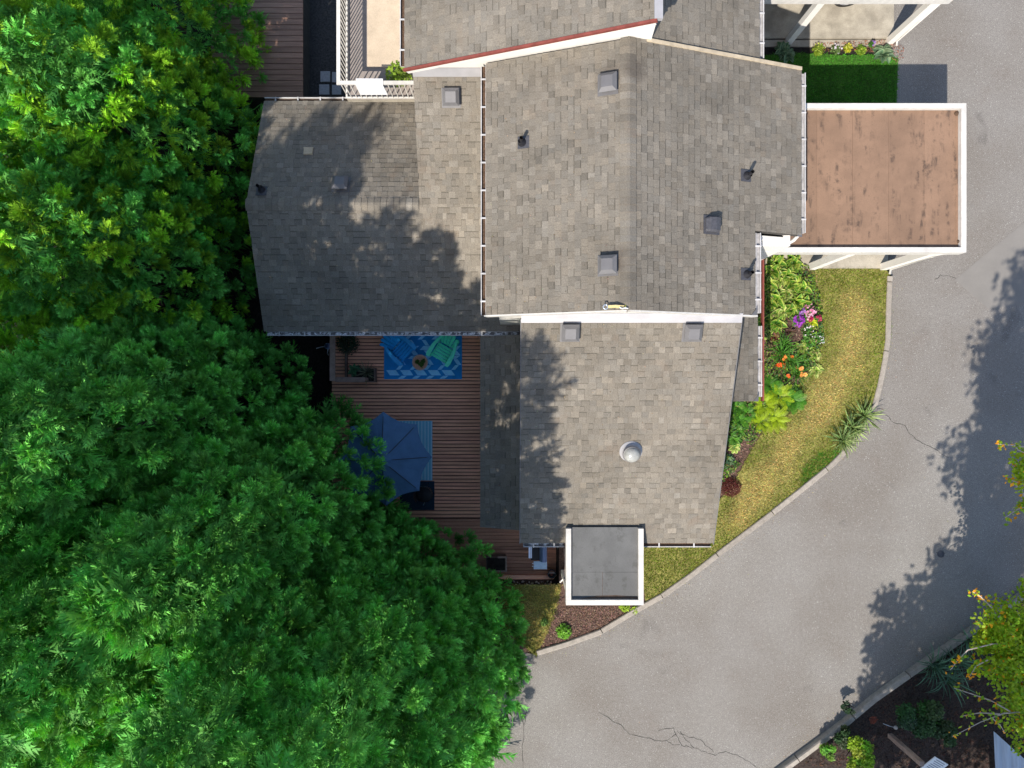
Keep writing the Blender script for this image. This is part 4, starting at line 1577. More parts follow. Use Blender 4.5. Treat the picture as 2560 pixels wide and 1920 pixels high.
hp = [(1934, 672, 'at the carport end of the bed'), (1980, 690, 'beside the carport post'), (1930, 712, 'against the house beside the upper hostas'),
      (1972, 735, 'in the middle of the hosta bank'), (2018, 722, 'at the lawn edge near the post'), (1928, 760, 'beside the wall midway down the bank'),
      (2012, 760, 'at the lawn edge above the purple flowers'), (1964, 778, 'just above the brown foliage'), (1922, 800, 'next to the wall above the brown foliage'),
      (1952, 652, 'under the carport roof edge'), (1996, 655, 'behind the carport post foot'), (1950, 695, 'between the carport edge and the bank'),
      (1995, 712, 'right of centre in the upper bank'), (1950, 745, 'left of centre in the middle bank'), (1992, 752, 'right of centre in the middle bank'),
      (1942, 782, 'left of the lower middle of the bank'), (1988, 778, 'left of the pink flowers'), (1946, 800, 'lowest in the bank')]
for i, (u, v, w) in enumerate(hp):
    p = P(u + random.uniform(-6, 6), v + random.uniform(-6, 6), .3)
    rosette('hosta', 'bright green cream edged hosta ' + w, 'hosta', (p.x, p.y, .06), HOSTA if i % 4 != 3 else HOSTA_P, 27, .6, 1.15, (-.05, 1.25), 'hostas along the house wall', .08)
for u, v, w in ((1925, 832, 'by the wall below the hosta bank'), (2010, 868, 'behind the white daisies')):
    p = P(u, v, .2)
    rosette('hosta', 'small yellow green leafy plant ' + w, 'hosta', (p.x, p.y, .06), HOSTA_P, 24, .6, .95, (-.05, 1.0), None, .1)
for u, v, w, ms in ((2040, 885, 'pale green broad leaved plant at the lawn edge by the lilies', HOSTA_P), (2008, 905, 'mid green broad leaved plant between the lilies', HOSTA_G),
                    (2045, 925, 'pale green plant below the orange lilies at the lawn edge', HOSTA_P), (2025, 855, 'broad green plant below the daisies', HOSTA_G)):
    p = P(u, v, .2)
    rosette('leafy_plant', w, 'plant', (p.x, p.y, .06), ms, 26, .6, 1.0, (-.05, 1.0), None, .08)
for u, v, w in ((1846, 1078, 'topmost of the two by the front roof edge'), (1838, 1100, 'lower of the two by the front roof edge')):
    p = P(u, v, .15)
    rosette('hosta', 'mid green hosta, ' + w, 'hosta', (p.x, p.y, .06), HOSTA_G, 24, .75, 1.1, (-.05, 1.0), None, .06)
p = P(1836, 1118, .12)
rosette('hosta', 'pale cream hosta by the front roof edge', 'hosta', (p.x, p.y, .06), HOSTA_P, 24, .6, .9, (-.05, 1.0), None, .06)
p = P(1822, 1150, .12)
rosette('hosta', 'blue green hosta near the red mound', 'hosta', (p.x, p.y, .06), HOSTA_B, 14, .6, .9, (-.05, .9), None, .05)
# brown and purple foliage
for u, v, w in ((1945, 818, 'round brown heuchera in the middle of the bed'), (1962, 798, 'loose brown leaved plant below the hostas'), (1938, 842, 'dark brown heuchera by the wall'), (1978, 828, 'brownish purple plant beside the magenta flowers')):
    p = P(u, v, .18)
    rosette('heuchera', w, 'heuchera', (p.x, p.y, .06), RED_L if 'heuchera' in w else PURP_L, 34, .6, 1.05, (-.05, 1.1), None, .1)
# daylilies
for u, v, w in ((1950, 885, 'green strap leaved daylily clump by the wall'), (1975, 905, 'daylily clump with orange flowers beside the lean-to'), (1990, 935, 'low daylily clump with orange flowers above the yellow fern'), (1955, 862, 'dark green daylily clump below the brown foliage')):
    p = P(u, v, .1)
    rosette('daylily', w, 'daylily', (p.x, p.y, .06), DAY, 44, .7, 1.05, (.0, .75), None, .12)
# yellow ferns
for u, v, w in ((1950, 990, 'uppermost yellow green fern beside the lean-to roof'), (1915, 1010, 'yellow green fern at the lean-to corner'),
                (1985, 1000, 'green fern spreading onto the lawn'), (1905, 1055, 'bright yellow fern below the lean-to corner'), (1940, 1045, 'bright yellow fern at the lawn edge'), (1928, 965, 'green fern against the lean-to gutter')):
    p = P(u, v, .2)
    rosette('fern', w, 'fern', (p.x, p.y, .06), FERN_Y if 'yellow' in w else FERN_G, 34, .6, 1.05, (-.1, .5), None, .08)
for u, v, w in ((1842, 1020, 'dark green fern in shade at the roof corner'), (1868, 1035, 'mid green fern below the lean-to'), (1850, 1055, 'small green fern beside the front roof edge')):
    p = P(u, v, .12)
    rosette('fern', w, 'fern', (p.x, p.y, .06), FERN_G, 22, .5, .8, (-.1, .5), None, .08)
# strap leaved clumps by the kerb
for u, v, n, w in ((2158, 1040, 60, 'uppermost strap leaved iris clump by the kerb'), (2128, 1068, 80, 'middle strap leaved iris clump by the kerb'), (2104, 1100, 80, 'lowest strap leaved iris clump by the kerb')):
    p = P(u, v, .1)
    rosette('iris', w, 'iris', (p.x, p.y, .06), IRIS, n, .6, 1.1, (-.1, .6), 'iris clumps by the kerb', .24)
p = P(2050, 1140, .05)
pts = px_poly([(2000, 1215), (2005, 1170), (2050, 1130), (2100, 1120), (2095, 1140), (2040, 1190), (2010, 1212)], .06)
grass('tall_grass', pts, 2600, .06, 'lush', None)
tag(bpy.data.objects['tall_grass'], 'dark green creeping grass tuft below the iris clumps', 'grass')
# blue-green irises across the drive
for u, v, n, w in ((2335, 1662, 60, 'blue green iris clump across the drive, left of the maple'), (2385, 1650, 50, 'blue green iris clump under the maple leaves'), (2365, 1695, 40, 'blue green iris clump at the lower edge of the bed'), (2420, 1600, 30, 'blue green iris clump beside the kerb under the maple')):
    p = P(u, v, .15)
    rosette('iris', w, 'iris', (p.x, p.y, .07), IRIS_B, n, .7, 1.15, (-.1, .6), None, .2)
# neighbour strip plants
p = P(2212, 130, .2)
rosette('iris', 'pale green strap leaved plant at the neighbour post foot', 'plant', (p.x, p.y, .04), HOSTA_B, 26, .9, 1.4, (-.1, .7), None, .06)
for u, v, w in ((1958, 122, 'dark hosta in the house shade, top of its pair'), (1970, 135, 'dark hosta in the house shade, bottom of its pair')):
    p = P(u, v, .15)
    rosette('hosta', w, 'hosta', (p.x, p.y, .04), HOSTA_B, 18, .8, 1.1, (-.05, .9), None, .05)


def flower_mesh(r, c, cc, n=5):
    mb = MB()
    for k in range(n):
        a = 2 * math.pi * k / n; da = math.pi / n * .9
        mb.face([(0, 0, 0), (math.cos(a - da) * r * .8, math.sin(a - da) * r * .8, r * .25), (math.cos(a) * r, math.sin(a) * r, r * .2),
                 (math.cos(a + da) * r * .8, math.sin(a + da) * r * .8, r * .25)], tuple(x * random.uniform(.85, 1.15) for x in c))
    mb.face([(math.cos(t) * r * .2, math.sin(t) * r * .2, r * .15) for t in np.linspace(0, 6.283, 6, endpoint=False)], cc)
    return mb.mesh('flower', M['petal'])


def small_leaves(mb, center, rad, n, size, col, flat=.6, var=.35):
    for _ in range(n):
        d = Vector((random.gauss(0, 1), random.gauss(0, 1), abs(random.gauss(0, 1)))).normalized() * rad * random.uniform(.45, 1)
        p = Vector(center) + Vector((d.x, d.y, d.z * flat))
        a = Vector((random.gauss(0, 1), random.gauss(0, 1), random.gauss(0, .5))).normalized()
        b = a.cross(Vector((random.gauss(0, .4), random.gauss(0, .4), 1))).normalized()
        s = size * random.uniform(.6, 1.3)
        k = random.uniform(1 - var, 1 + var)
        mb.face([p - a * s, p - b * s * .45, p + a * s, p + b * s * .45], tuple(x * k for x in col))


def flower_plant(label, u, v, rad, h, fc, n, lc=(.06, .17, .03), fr=.035, cat='flowers', name='flowering_plant', cc=(.6, .5, .1), nl=140, z0=.05):
    p = P(u, v, h)
    t = thing(name, label, cat, (p.x, p.y, z0), None, world=False)
    mb = MB(); small_leaves(mb, (0, 0, 0), rad, nl, .04, lc, h / rad)
    mb.build('foliage', M['leaf'], t)
    fm = [flower_mesh(fr * k, fc, cc) for k in (.8, 1, 1.2)]
    for _ in range(n):
        o = bpy.data.objects.new('flower', random.choice(fm)); COL.objects.link(o); o.parent = t
        a, r = random.uniform(0, 6.28), rad * math.sqrt(random.random())
        o.location = (math.cos(a) * r, math.sin(a) * r, h * math.sqrt(max(.05, 1 - (r / rad) ** 2 * .8)) + .03)
        o.rotation_euler = (random.gauss(0, .5), random.gauss(0, .5), random.uniform(0, 6))
    return t


flower_plant('vivid purple petunias in the bed beside brown foliage', 1997, 801, .17, .22, (.33, .035, .50), 46)
flower_plant('violet flower clump above the purple petunias', 2006, 778, .10, .22, (.38, .16, .55), 16)
flower_plant('pale pink flower clump at the lawn edge', 2026, 776, .19, .24, (.72, .30, .50), 40)
flower_plant('lower pale pink flowers beside the chartreuse leaves', 2022, 790, .10, .22, (.75, .45, .62), 14)
flower_plant('crimson petunias inside the pink clump', 2026, 797, .075, .24, (.42, .01, .09), 14, fr=.045)
flower_plant('dark red flower spike beside the lawn', 2047, 796, .09, .24, (.40, .02, .09), 16)
p = P(2036, 804, .25)
rosette('potato_vine', 'chartreuse leaved plant among the petunias', 'plant', (p.x, p.y, .1), lf(.13, .07, (.40, .50, .02), (.45, .52, .03)), 20, .8, 1.2, (-.05, .8), None, .06)
flower_plant('white daisies upper patch by the lawn', 2022, 828, .20, .16, (.75, .72, .76), 16, fr=.02)
flower_plant('white daisies lower patch by the lawn', 2050, 845, .17, .16, (.75, .72, .76), 16, fr=.02)
for u, v, w in ((1962, 895, 'orange daylily blooms, upper left cluster'), (1979, 894, 'orange daylily bloom right of the upper cluster'), (1944, 912, 'red orange daylily bloom by the wall'), (1958, 915, 'orange daylily blooms beside the red orange one'),
                (2000, 921, 'pale orange daylily blooms, upper right cluster'), (2009, 936, 'pale orange daylily blooms, lower right cluster'), (1971, 941, 'red orange daylily bloom above the yellow fern')):
    c = (.75, .13, .02) if 'red' in w else ((.82, .36, .10) if 'pale' in w else (.80, .25, .04))
    flower_plant(w, u, v, .07 if 'blooms' in w else .03, .30, c, 6 if 'blooms' in w else 3, fr=.055, cat='daylily bloom', name='daylily_bloom', nl=14, cc=(.7, .1, .02))
# neighbour strip flowers
flower_plant('yellow green annuals at the left of the neighbour strip', 2048, 122, .18, .14, (.50, .50, .10), 14, (.16, .24, .02), fr=.02)
flower_plant('white flowered annuals in the neighbour strip', 2092, 122, .15, .14, (.62, .58, .66), 18, (.10, .16, .05), fr=.022)
flower_plant('golden leaved annuals in the neighbour strip', 2122, 118, .12, .16, (.62, .55, .04), 14, (.26, .30, .02), fr=.022)
flower_plant('green annuals right of the golden ones', 2155, 122, .15, .14, (.40, .42, .08), 8, (.14, .24, .02), fr=.02)
flower_plant('small purple flowers by the neighbour post', 2182, 108, .07, .16, (.26, .13, .50), 12, fr=.025)
# ground cover filling the bed
gc = px_poly([(1905, 640), (2025, 665), (2050, 760), (2058, 850), (2030, 925), (1965, 1010), (1900, 1075), (1850, 1160), (1790, 1220), (1780, 1000), (1890, 985)], .06)
pl2 = np.array([(p[0], p[1]) for p in gc])
pp_ = rng.uniform(pl2.min(0), pl2.max(0), (26000, 2)); pp_ = pp_[in_poly(pp_, pl2)][:9500]
mb = MB()
for x_, y_ in pp_:
    n0 = math.sin(x_ * 5.1 + 1.3 * y_) + math.sin(y_ * 4.3 - x_)
    if n0 < -.9: continue
    a = Vector((random.gauss(0, 1), random.gauss(0, 1), random.gauss(0, .4))).normalized()
    b = a.cross(Vector((random.gauss(0, .4), random.gauss(0, .4), 1))).normalized()
    s_ = random.uniform(.02, .045); k_ = random.uniform(.5, 1.4)
    c_ = Vector((x_, y_, random.uniform(.06, .21)))
    hue_ = random.choice(((.06, .16, .025), (.10, .22, .02), (.16, .26, .025), (.045, .12, .04), (.16, .13, .06)))
    mb.face([c_ - a * s_, c_ - b * s_ * .5, c_ + a * s_, c_ + b * s_ * .5], tuple(q_ * k_ for q_ in hue_))
tag(mb.build('ground_cover', M['leaf']), 'low green ground cover between the plants of the house bed', 'ground cover', None, 'stuff')
# red mound
t = thing('red_mound_plant', 'round dark red mound plant at the front roof corner', 'plant', (*P(1828, 1218, .1).xy, .06), world=False)
mb = MB(); small_leaves(mb, (0, 0, 0), .30, 2200, .018, (.085, .017, .014), .6, .5); small_leaves(mb, (.02, -.05, .03), .28, 160, .012, (.42, .26, .18), .6, .3)
mb.build('foliage', M['leaf'], t)
# dwarf shrubs near porch
def dwarf(label, u, v, r, col, n=500, z0=.05, sz=.035, fl=.7):
    p = P(u, v, z0 + .1)
    t = thing('dwarf_shrub', label, 'shrub', (p.x, p.y, z0), world=False)
    mb = MB(); small_leaves(mb, (0, 0, .02), r, n, sz, col, fl, .45); mb.build('foliage', M['leaf'], t)
    mb = MB(); mb.tube([(0, 0, 0), (.02, 0, r * .4)], .012, 5); mb.build('stem', M['bark'], t)
dwarf('small bright green shrub in the mulch by the kerb', 1410, 1580, .22, (.12, .29, .025), 420, sz=.04, fl=.9)
dwarf('low yellow green plant under the porch front edge', 1562, 1520, .15, (.27, .40, .04), 160)
dwarf('low yellow green plant at the porch front right', 1588, 1528, .12, (.27, .40, .04), 110)
dwarf('small green weed tuft in the yellow grass', 1360, 1558, .12, (.14, .26, .06), 120)

# deck plants
t = thing('potted_shrub', 'dark dry shrub in the shade behind the railing', 'shrub', (*P(868, 858, -.1).xy, DZ), world=False)
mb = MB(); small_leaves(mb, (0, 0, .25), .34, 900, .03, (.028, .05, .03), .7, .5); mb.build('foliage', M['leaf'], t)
mb = MB(); mb.lathe([(.15, 0), (.19, .25), (.2, .26), (.17, .25)], 14); mb.build('pot', M['dark_hood'], t)
t = thing('planter_box', 'dark timber planter box at the railing end', 'planter', (*P(908, 938, -.2).xy, DZ), world=False)
mb = MB()
for x0, x1, y0, y1 in ((-.34, .34, -.2, -.17), (-.34, .34, .17, .2), (-.34, -.31, -.17, .17), (.31, .34, -.17, .17)):
    mb.box(x0, x1, y0, y1, 0, .34, (.55, .55, .55))
mb.build('side_board', M['timber'], t)
mb = MB(); mb.box(-.31, .31, -.17, .17, .05, .30); mb.build('soil', M['soil'], t)
pp = P(915, 933, -.1)
rosette('spiky_plant', 'spiky grey green plant in the planter box', 'plant', (pp.x, pp.y, DZ + .3), [strap_mesh('leaf', .36, .022, random.uniform(.5, 1.0), (.13 * k, .15 * k, .11 * k), rise=.8) for k in (.5, .9, 1.5)], 46, .7, 1.1, (-.3, .6), None, .03)
pp = P(882, 925, -.1)
rosette('leafy_plant', 'single broad leaved green plant at the planter corner', 'plant', (pp.x, pp.y, DZ + .3), lf(.22, .12, (.045, .15, .075), (.07, .2, .11)), 7, .8, 1.1, (.1, .7), None, .02)

bowl = thing('planter_bowl', 'round terracotta bowl with small green succulents on the rug', 'planter', (*P(1050, 906, -.15).xy, DZ + .012), world=False)
mb = MB(); mb.lathe([(.12, 0), (.17, .12), (.215, .32), (.225, .34), (.20, .34), (.19, .30)], 28); mb.build('pot', M['terracotta'], bowl, True)
mb = MB(); mb.face([(.192 * math.cos(k), .192 * math.sin(k), .31) for k in np.linspace(0, 6.283, 24, endpoint=False)]); mb.build('gravel', M['potsoil'], bowl)
for dx, dy in ((-.075, .01), (.06, -.015), (.03, -.07), (.1, .03)):
    o_ = rosette('succulent', '', '', (0, 0, 0), lf(.07, .045, (.035, .09, .02), (.05, .12, .025)), 14, .7, 1.1, (.0, 1.0), None, .02)
    for k_ in ('label', 'category', 'group'):
        if k_ in o_: del o_[k_]
    mb = MB()
    for ch in list(o_.children):
        mt = Matrix.LocRotScale(ch.location, ch.rotation_euler, ch.scale)
        me = ch.data
        for pl in me.polygons:
            mb.face([mt @ me.vertices[i].co for i in pl.vertices], (.045, .11, .02))
        bpy.data.objects.remove(ch)
    bpy.data.objects.remove(o_)
    s_ = mb.build('succulent', M['leaf'], bowl)
    s_.location = (dx, dy, .315)

# blue lantern float by the railing
t = thing('watering_can', 'pale blue watering can left of the deck railing', 'watering can', (*P(818, 865, -.1).xy, -.3), world=False)
mb = MB(); mb.lathe([(.001, .0), (.08, .0), (.09, .1), (.085, .2), (.06, .22)], 16); mb.build('body', M['grill_lid'], t, True)
mb = MB(); mb.tube([(-.08, .0, .06), (-.2, -.03, .16), (-.3, -.07, .24)], [.016, .012, .014], 6); mb.build('spout', M['steel'], t)
mb = MB(); mb.tube([(.02, -.08, .18), (.0, -.2, .2), (.01, -.26, .1)], .012, 6); mb.build('handle', M['steel'], t)

# umbrella
um = thing('umbrella', 'large navy blue patio umbrella beside the cedars', 'umbrella', (*P(960, 1148, 1.75).xy, DZ), world=False)
R_ = 1.22
hub = Vector((0, 0, 2.62))
for k in range(8):
    a0 = math.radians(90 + 45 * k + 2); a1 = a0 + math.radians(45)
    mb = MB()
    A = Vector((math.cos(a0) * R_, math.sin(a0) * R_, 2.13)); B = Vector((math.cos(a1) * R_, math.sin(a1) * R_, 2.13))
    rows = []
    for i in range(6):
        t_ = i / 5
        row = []
        for j in range(5):
            s_ = j / 4
            e = A.lerp(B, s_)
            pull = 1 - .085 * math.sin(math.pi * s_) * t_
            q = hub.lerp(Vector((e.x * pull, e.y * pull, e.z)), t_)
            q.z -= .05 * math.sin(math.pi * t_) + .03 * math.sin(math.pi * s_) * t_
            row.append(q)
        rows.append(row)
    sh = 1 + .05 * (k % 2)
    for r0, r1 in zip(rows, rows[1:]):
        for j in range(4):
            mb.face([r0[j], r1[j], r1[j + 1], r0[j + 1]], (sh, sh, sh))
    mb.build('canopy_panel', M['fabric_blue'], um, True)
    mb = MB(); mb.bar(hub - Vector((0, 0, .04)), A - Vector((0, 0, .02)), .015, .012); mb.build('rib', M['dark'], um)
mb = MB(); mb.tube([(0, 0, .05), (0, 0, 2.6)], .022, 10); mb.build('pole', M['steel'], um)
mb = MB(); mb.lathe([(.001, 2.70), (.02, 2.69), (.03, 2.64), (.02, 2.6)], 10); mb.build('finial', M['dark'], um, True)
mb = MB(); mb.lathe([(.001, .09), (.05, .09), (.26, .04), (.27, 0.0)], 20); mb.build('base', M['dark'], um, True)

# black chair
t = thing('patio_chair', 'black round backed patio chair on the navy mat', 'chair', (*P(1060, 1236, 0).xy, DZ + .012), world=False, rz=.5)
mb = MB(); mb.lathe([(.001, .45), (.2, .44), (.24, .41), (.22, .38)], 18); mb.build('seat', M['dark'], t, True)
mb = MB()
pts_ = [(.25 * math.cos(a), .25 * math.sin(a)) for a in np.linspace(-.3, math.pi + .3, 12)]
for (x0, y0), (x1, y1) in zip(pts_, pts_[1:]):
    mb.hexa([(x0, y0, .5), (x1, y1, .5), (x1 * .93, y1 * .93, .5), (x0 * .93, y0 * .93, .5),
             (x0 * 1.08, y0 * 1.08, .8), (x1 * 1.08, y1 * 1.08, .8), (x1, y1, .8), (x0, y0, .8)][::1])
mb.build('backrest', M['dark'], t)
for a in (.8, 2.3, 3.9, 5.5):
    mb = MB(); mb.tube([(.17 * math.cos(a), .17 * math.sin(a), .4), (.25 * math.cos(a), .25 * math.sin(a), .0)], .014, 6); mb.build('leg', M['dark'], t)
mb = MB(); mb.tube([(-.25, -.3, .02), (-.12, -.2, .03)], .012, 6)
mb.build('foot_rail', M['steel'], t)

# grill
gr = thing('grill', 'gas barbecue with blue grey lid and steel handle below the gutter', 'barbecue', (*P(1349, 1375, .4).xy, DZ - .02), world=False)
mb = MB(); mb.box(-.24, .2, -.32, .34, .1, .78); mb.build('cabinet', M['dark'], gr)
mb = MB()
prof = [(.0, .80), (.02, .98), (.08, 1.06), (.16, 1.06), (.2, .96), (.21, .80)]
for (x0, z0), (x1, z1) in zip(prof, prof[1:]):
    mb.face([(x0, -.31, z0), (x0, .33, z0), (x1, .33, z1), (x1, -.31, z1)])
mb.face([(x, -.31, z) for x, z in prof]); mb.face([(x, .33, z) for x, z in prof][::-1])
mb.build('lid', M['grill_lid'], gr)
mb = MB(); mb.box(-.3, -.245, -.25, .33, .8, .83); mb.box(-.235, -.21, -.25, .33, .8, .82); mb.build('handle', M['steel'], gr)
mb = MB(); mb.box(-.16, .21, -.56, -.34, .78, .81); mb.build('side_shelf', M['shelf'], gr)
for k in range(2):
    mb = MB(); mb.tube([(-.17, -.48 + k * .08, .79), (-.2, -.48 + k * .08, .79)], .014, 8); mb.build('knob', M['steel'], gr)
mb = MB(); mb.box(-.24, -.18, -.3, .3, .0, .1); mb.box(.14, .2, -.3, .3, 0, .1); mb.build('leg', M['dark'], gr)
t = thing('side_table', 'small dark pail below the barbecue shelf', 'pail', (*P(1380, 1437, -.2).xy, DZ - .02), world=False)
mb = MB(); mb.lathe([(.09, 0), (.12, .25), (.125, .26), (.1, .24)], 16); mb.build('pail', M['dark_hood'], t, True)
mb = MB(); mb.tube([(-.12, 0, .25), (-.06, .05, .3), (.06, .05, .3), (.12, 0, .25)], .008, 5); mb.build('handle', M['steel'], t)
mb = MB(); mb.box(-.28, .28, -.2, .2, 0, .3, (.42, .42, .42)); mb.box(-.31, .31, -.22, -.19, .27, .34); mb.box(.27, .31, -.19, .22, .27, .34); mb.box(.05, .27, .17, .22, .27, .34)
t = thing('storage_box', 'open dark timber planter box near the deck bottom', 'planter', (*P(1240, 1410, -.2).xy, DZ - .02), world=False)
mb.build('frame', M['timber'], t)
mb = MB(); mb.box(-.25, .25, -.17, .17, .3, .32); mb.build('soil', M['soil'], t)
p = P(1400, 1368, -.1)
dwarf('silvery grey plant between the barbecue and porch', 1398, 1362, .13, (.12, .16, .16), 160, z0=DZ, sz=.03, fl=1.2)
# trellis between deck and porch
tr = thing('trellis', 'leaning pale timber trellis between the deck and porch', 'trellis', (*P(1408, 1400, .2).xy, 0), world=False)
for k in range(4):
    mb = MB(); x = -.02 + .03 * k
    mb.bar((x, .45 - .28 * k, .9), (x + .09, .1 - .28 * k, -.4), .03, .02); mb.build('slat', M['timber'], tr)
mb = MB(); mb.bar((-.03, .5, 1.0), (.03, -.65, 1.0), .035, .03); mb.build('rail', M['timber'], tr)
mb = MB(); mb.bar((-.13, -.45, .8), (.0, -.28, .95), .04, .03); mb.build('brace', M['cap'], tr)
pp = P(1198, 836, -.2)
mb = MB(); mb.box(-.06, .06, -.3, .3, .0, .9)
t = thing('closed_umbrella', 'closed mint green sunshade at the wall beside the rug', 'sunshade', (pp.x, pp.y + .12, DZ), world=False)
mb = MB(); mb.tube([(0, .25, .35), (0.02, .1, .6), (.03, -.02, .75)], [.06, .05, .02], 8); mb.build('cover', M['green_plastic'], t)
mb = MB(); mb.tube([(.03, -.02, .75), (-.02, -.2, .05)], .012, 6); mb.build('pole', M['steel'], t)
# balcony potted plant
pp = P(995, 205, BZ + .5)
t = thing('potted_plant', 'leafy yellow green potted plant at the balcony corner', 'plant', (pp.x, pp.y + .25, BZ + .004), world=False)
mb = MB(); small_leaves(mb, (0, 0, .35), .32, 260, .06, (.17, .27, .03), .9, .5); mb.build('foliage', M['leaf'], t)
mb = MB(); mb.lathe([(.12, 0), (.16, .25), (.165, .26), (.13, .25)], 14); mb.build('pot', M['terracotta'], t)

# ---------------------------------------------------------------- cedars
def spray_template(seed):
    """flat feathery cedar spray along +x, unit length: thin leaflets either side of a drooping axis"""
    r = np.random.default_rng(seed)
    V, F, T = [], [], []
    def ax(t): return np.array([t, .05 * math.sin(t * 3 + seed), -.16 * t * t])
    def leaflet(a, b, w, tn):
        d = b - a
        n = np.array([-d[1], d[0], 0]); n /= np.linalg.norm(n) + 1e-6
        i = len(V)
        V.extend([a + n * w, b, a - n * w])
        F.append((i, i + 1, i + 2)); T.append(tn)
    N = 4
    for k in range(N):
        t = .12 + .78 * k / (N - 1)
        for s in (-1, 1):
            L = (.40 * math.sin(math.pi * (t * .66 + .26)) + .10) * r.uniform(.8, 1.25)
            an = s * r.uniform(.4, .75)
            a = ax(t - .05)
            b = a + np.array([math.cos(an) * L, math.sin(an) * L, -.08 * L + r.uniform(-.06, .06)])
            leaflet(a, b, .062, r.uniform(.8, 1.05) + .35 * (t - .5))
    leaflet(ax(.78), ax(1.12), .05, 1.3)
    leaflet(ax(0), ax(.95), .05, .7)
    return np.array(V), np.array(F), np.array(T)


TEMPL = [spray_template(s) for s in range(4)]


def cedar(label, x, y, h, R, spacing=.48, group='cedars along the left boundary', zlow=.5, tint=(1, 1, 1), plume=(.46, .70)):
    """dense rounded crown clothed in upswept feathery plumes, each a tuft of small flat sprays"""
    zb = float(gz(np.array(x), np.array(y)))
    root = thing('cedar_tree', label, 'tree', (x, y, zb), group, world=False)
    mb = MB()
    mb.tube([(0, 0, 0), (.05, -.03, h * .2), (-.04, .05, h * .4), (0, 0, h * .55)], [.22, .16, .09, .02], 8)
    mb.build('trunk', M['bark'], root, True)
    r = np.random.default_rng(int(abs(x * 131 + y * 977)) + 5)
    ph = r.uniform(0, 6.28, 8)
    pos, dirs, nrm, siz, tin, hue, tcl = [], [], [], [], [], [], []
    bm = MB()
    view = np.array([-x, -y, CAM_H - zb])
    # the crown outline as a polyline of (height, radius), walked in equal steps
    fs = np.linspace(0, 1, 200)
    zs_ = zlow + fs * (h - zlow)
    rs_ = R * np.clip(1 - fs ** 1.9, 0, 1) ** .62 * (.82 + .18 * np.clip(fs / .12, 0, 1))
    arc = np.concatenate([[0], np.cumsum(np.hypot(np.diff(zs_), np.diff(rs_)))])
    rows = int(arc[-1] / (spacing * .8))
    for i_ in range(rows + 1):
        q = arc[-1] * i_ / rows
        z = np.interp(q, arc, zs_); Rz = np.interp(q, arc, rs_)
        j = min(198, int(np.searchsorted(arc, q)))
        tz, tr = zs_[j + 1] - zs_[j], rs_[j + 1] - rs_[j]
        slope = math.atan2(-tr, tz)               # 0 = upright side, pi/2 = flat top
        n = max(2, int(2 * math.pi * Rz / spacing))
        a0 = r.uniform(0, 6.28)
        for k in range(n):
            az = a0 + 6.2832 * (k + r.uniform(-.38, .38)) / n
            zz = z + r.uniform(-.16, .16)
            bump = 1 + .06 * math.sin(4 * az + ph[0] + zz * 1.3) + .085 * math.sin(7 * az + ph[1] - zz * 2.6) * math.sin(zz * 3.7 + ph[3]) + .06 * math.sin(zz * 3.1 + ph[2] + 2 * az)
            inner = k % 3 == 0 and i_ % 2 == 0 or r.uniform() < .08
            rad = Rz * bump * (r.uniform(.5, .74) if inner else 1) * bump
            rad = rad / bump + (0 if inner else r.uniform(-.38, .08))
            o = np.array([math.cos(az), math.sin(az), 0.])
            lat = np.array([-o[1], o[0], 0.])
            el = min(1.5, slope * .7 + r.uniform(.45, .95))
            ax = o * math.cos(el) + np.array([0, 0, math.sin(el)]) + lat * r.normal(0, .22) + r.normal(0, .12, 3)
            ax /= np.linalg.norm(ax)
            Lp = r.uniform(*plume)
            tipp = o * rad + np.array([0, 0, max(.2, zz)])
            base = tipp - ax * Lp
            s1 = np.cross(ax, [0.02, 0.01, 1.]); s1 /= np.linalg.norm(s1) + 1e-6
            s2 = np.cross(s1, ax)
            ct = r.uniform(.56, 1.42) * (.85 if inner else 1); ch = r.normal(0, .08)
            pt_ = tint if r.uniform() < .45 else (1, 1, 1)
            toward = (view - tipp); toward /= np.linalg.norm(toward)
            nrm_surf = o * math.cos(slope) + np.array([0, 0, math.sin(slope)])
            seen = nrm_surf @ toward > -.15
            wx, wy, wz = x + tipp[0], y + tipp[1], zb + tipp[2]
            dd = CAM_H - wz
            inframe = dd > 1 and abs(wx) < .80 * dd and abs(wy) < .62 * dd
            fine = seen and inframe and not inner
            if False:
                bm.tube([o * .05 + np.array([0, 0, zz - .3]), base, base + ax * Lp * .5], [.03, .015, .006], 3, cap=False)
            m = 32 if fine else (12 if inframe and seen else 6)
            ce = tipp - ax * Lp * .5
            rho = r.uniform(.16, .24)
            for q_ in range(m):
                cosA = 1 - (q_ + r.uniform()) / m * (.95 if fine else 1.2)
                sinA = math.sqrt(max(0, 1 - cosA * cosA))
                an = q_ * 2.39996 + r.uniform(-.4, .4)
                side = s1 * math.cos(an) + s2 * math.sin(an)
                u_ = ax * cosA * (Lp / .5) * 1.25 + side * sinA
                k_ = rho * r.uniform(.88, 1.1)
                p = ce + u_ * k_ * .30
                d = u_ / np.linalg.norm(u_) + ax * .35 + r.normal(0, .10, 3)
                L_ = np.linalg.norm(u_) * k_ * .85
                d /= np.linalg.norm(d)
                nn = np.cross(d, side + r.normal(0, .8, 3)) + np.array([0, 0, .25])
                if not fine: L_ *= 1.5 if inframe and seen else 2.2
                pos.append(p); dirs.append(d); nrm.append(nn); siz.append(L_)
                tin.append(ct * r.uniform(.85, 1.15)); hue.append(ch + r.normal(0, .05)); tcl.append(pt_)
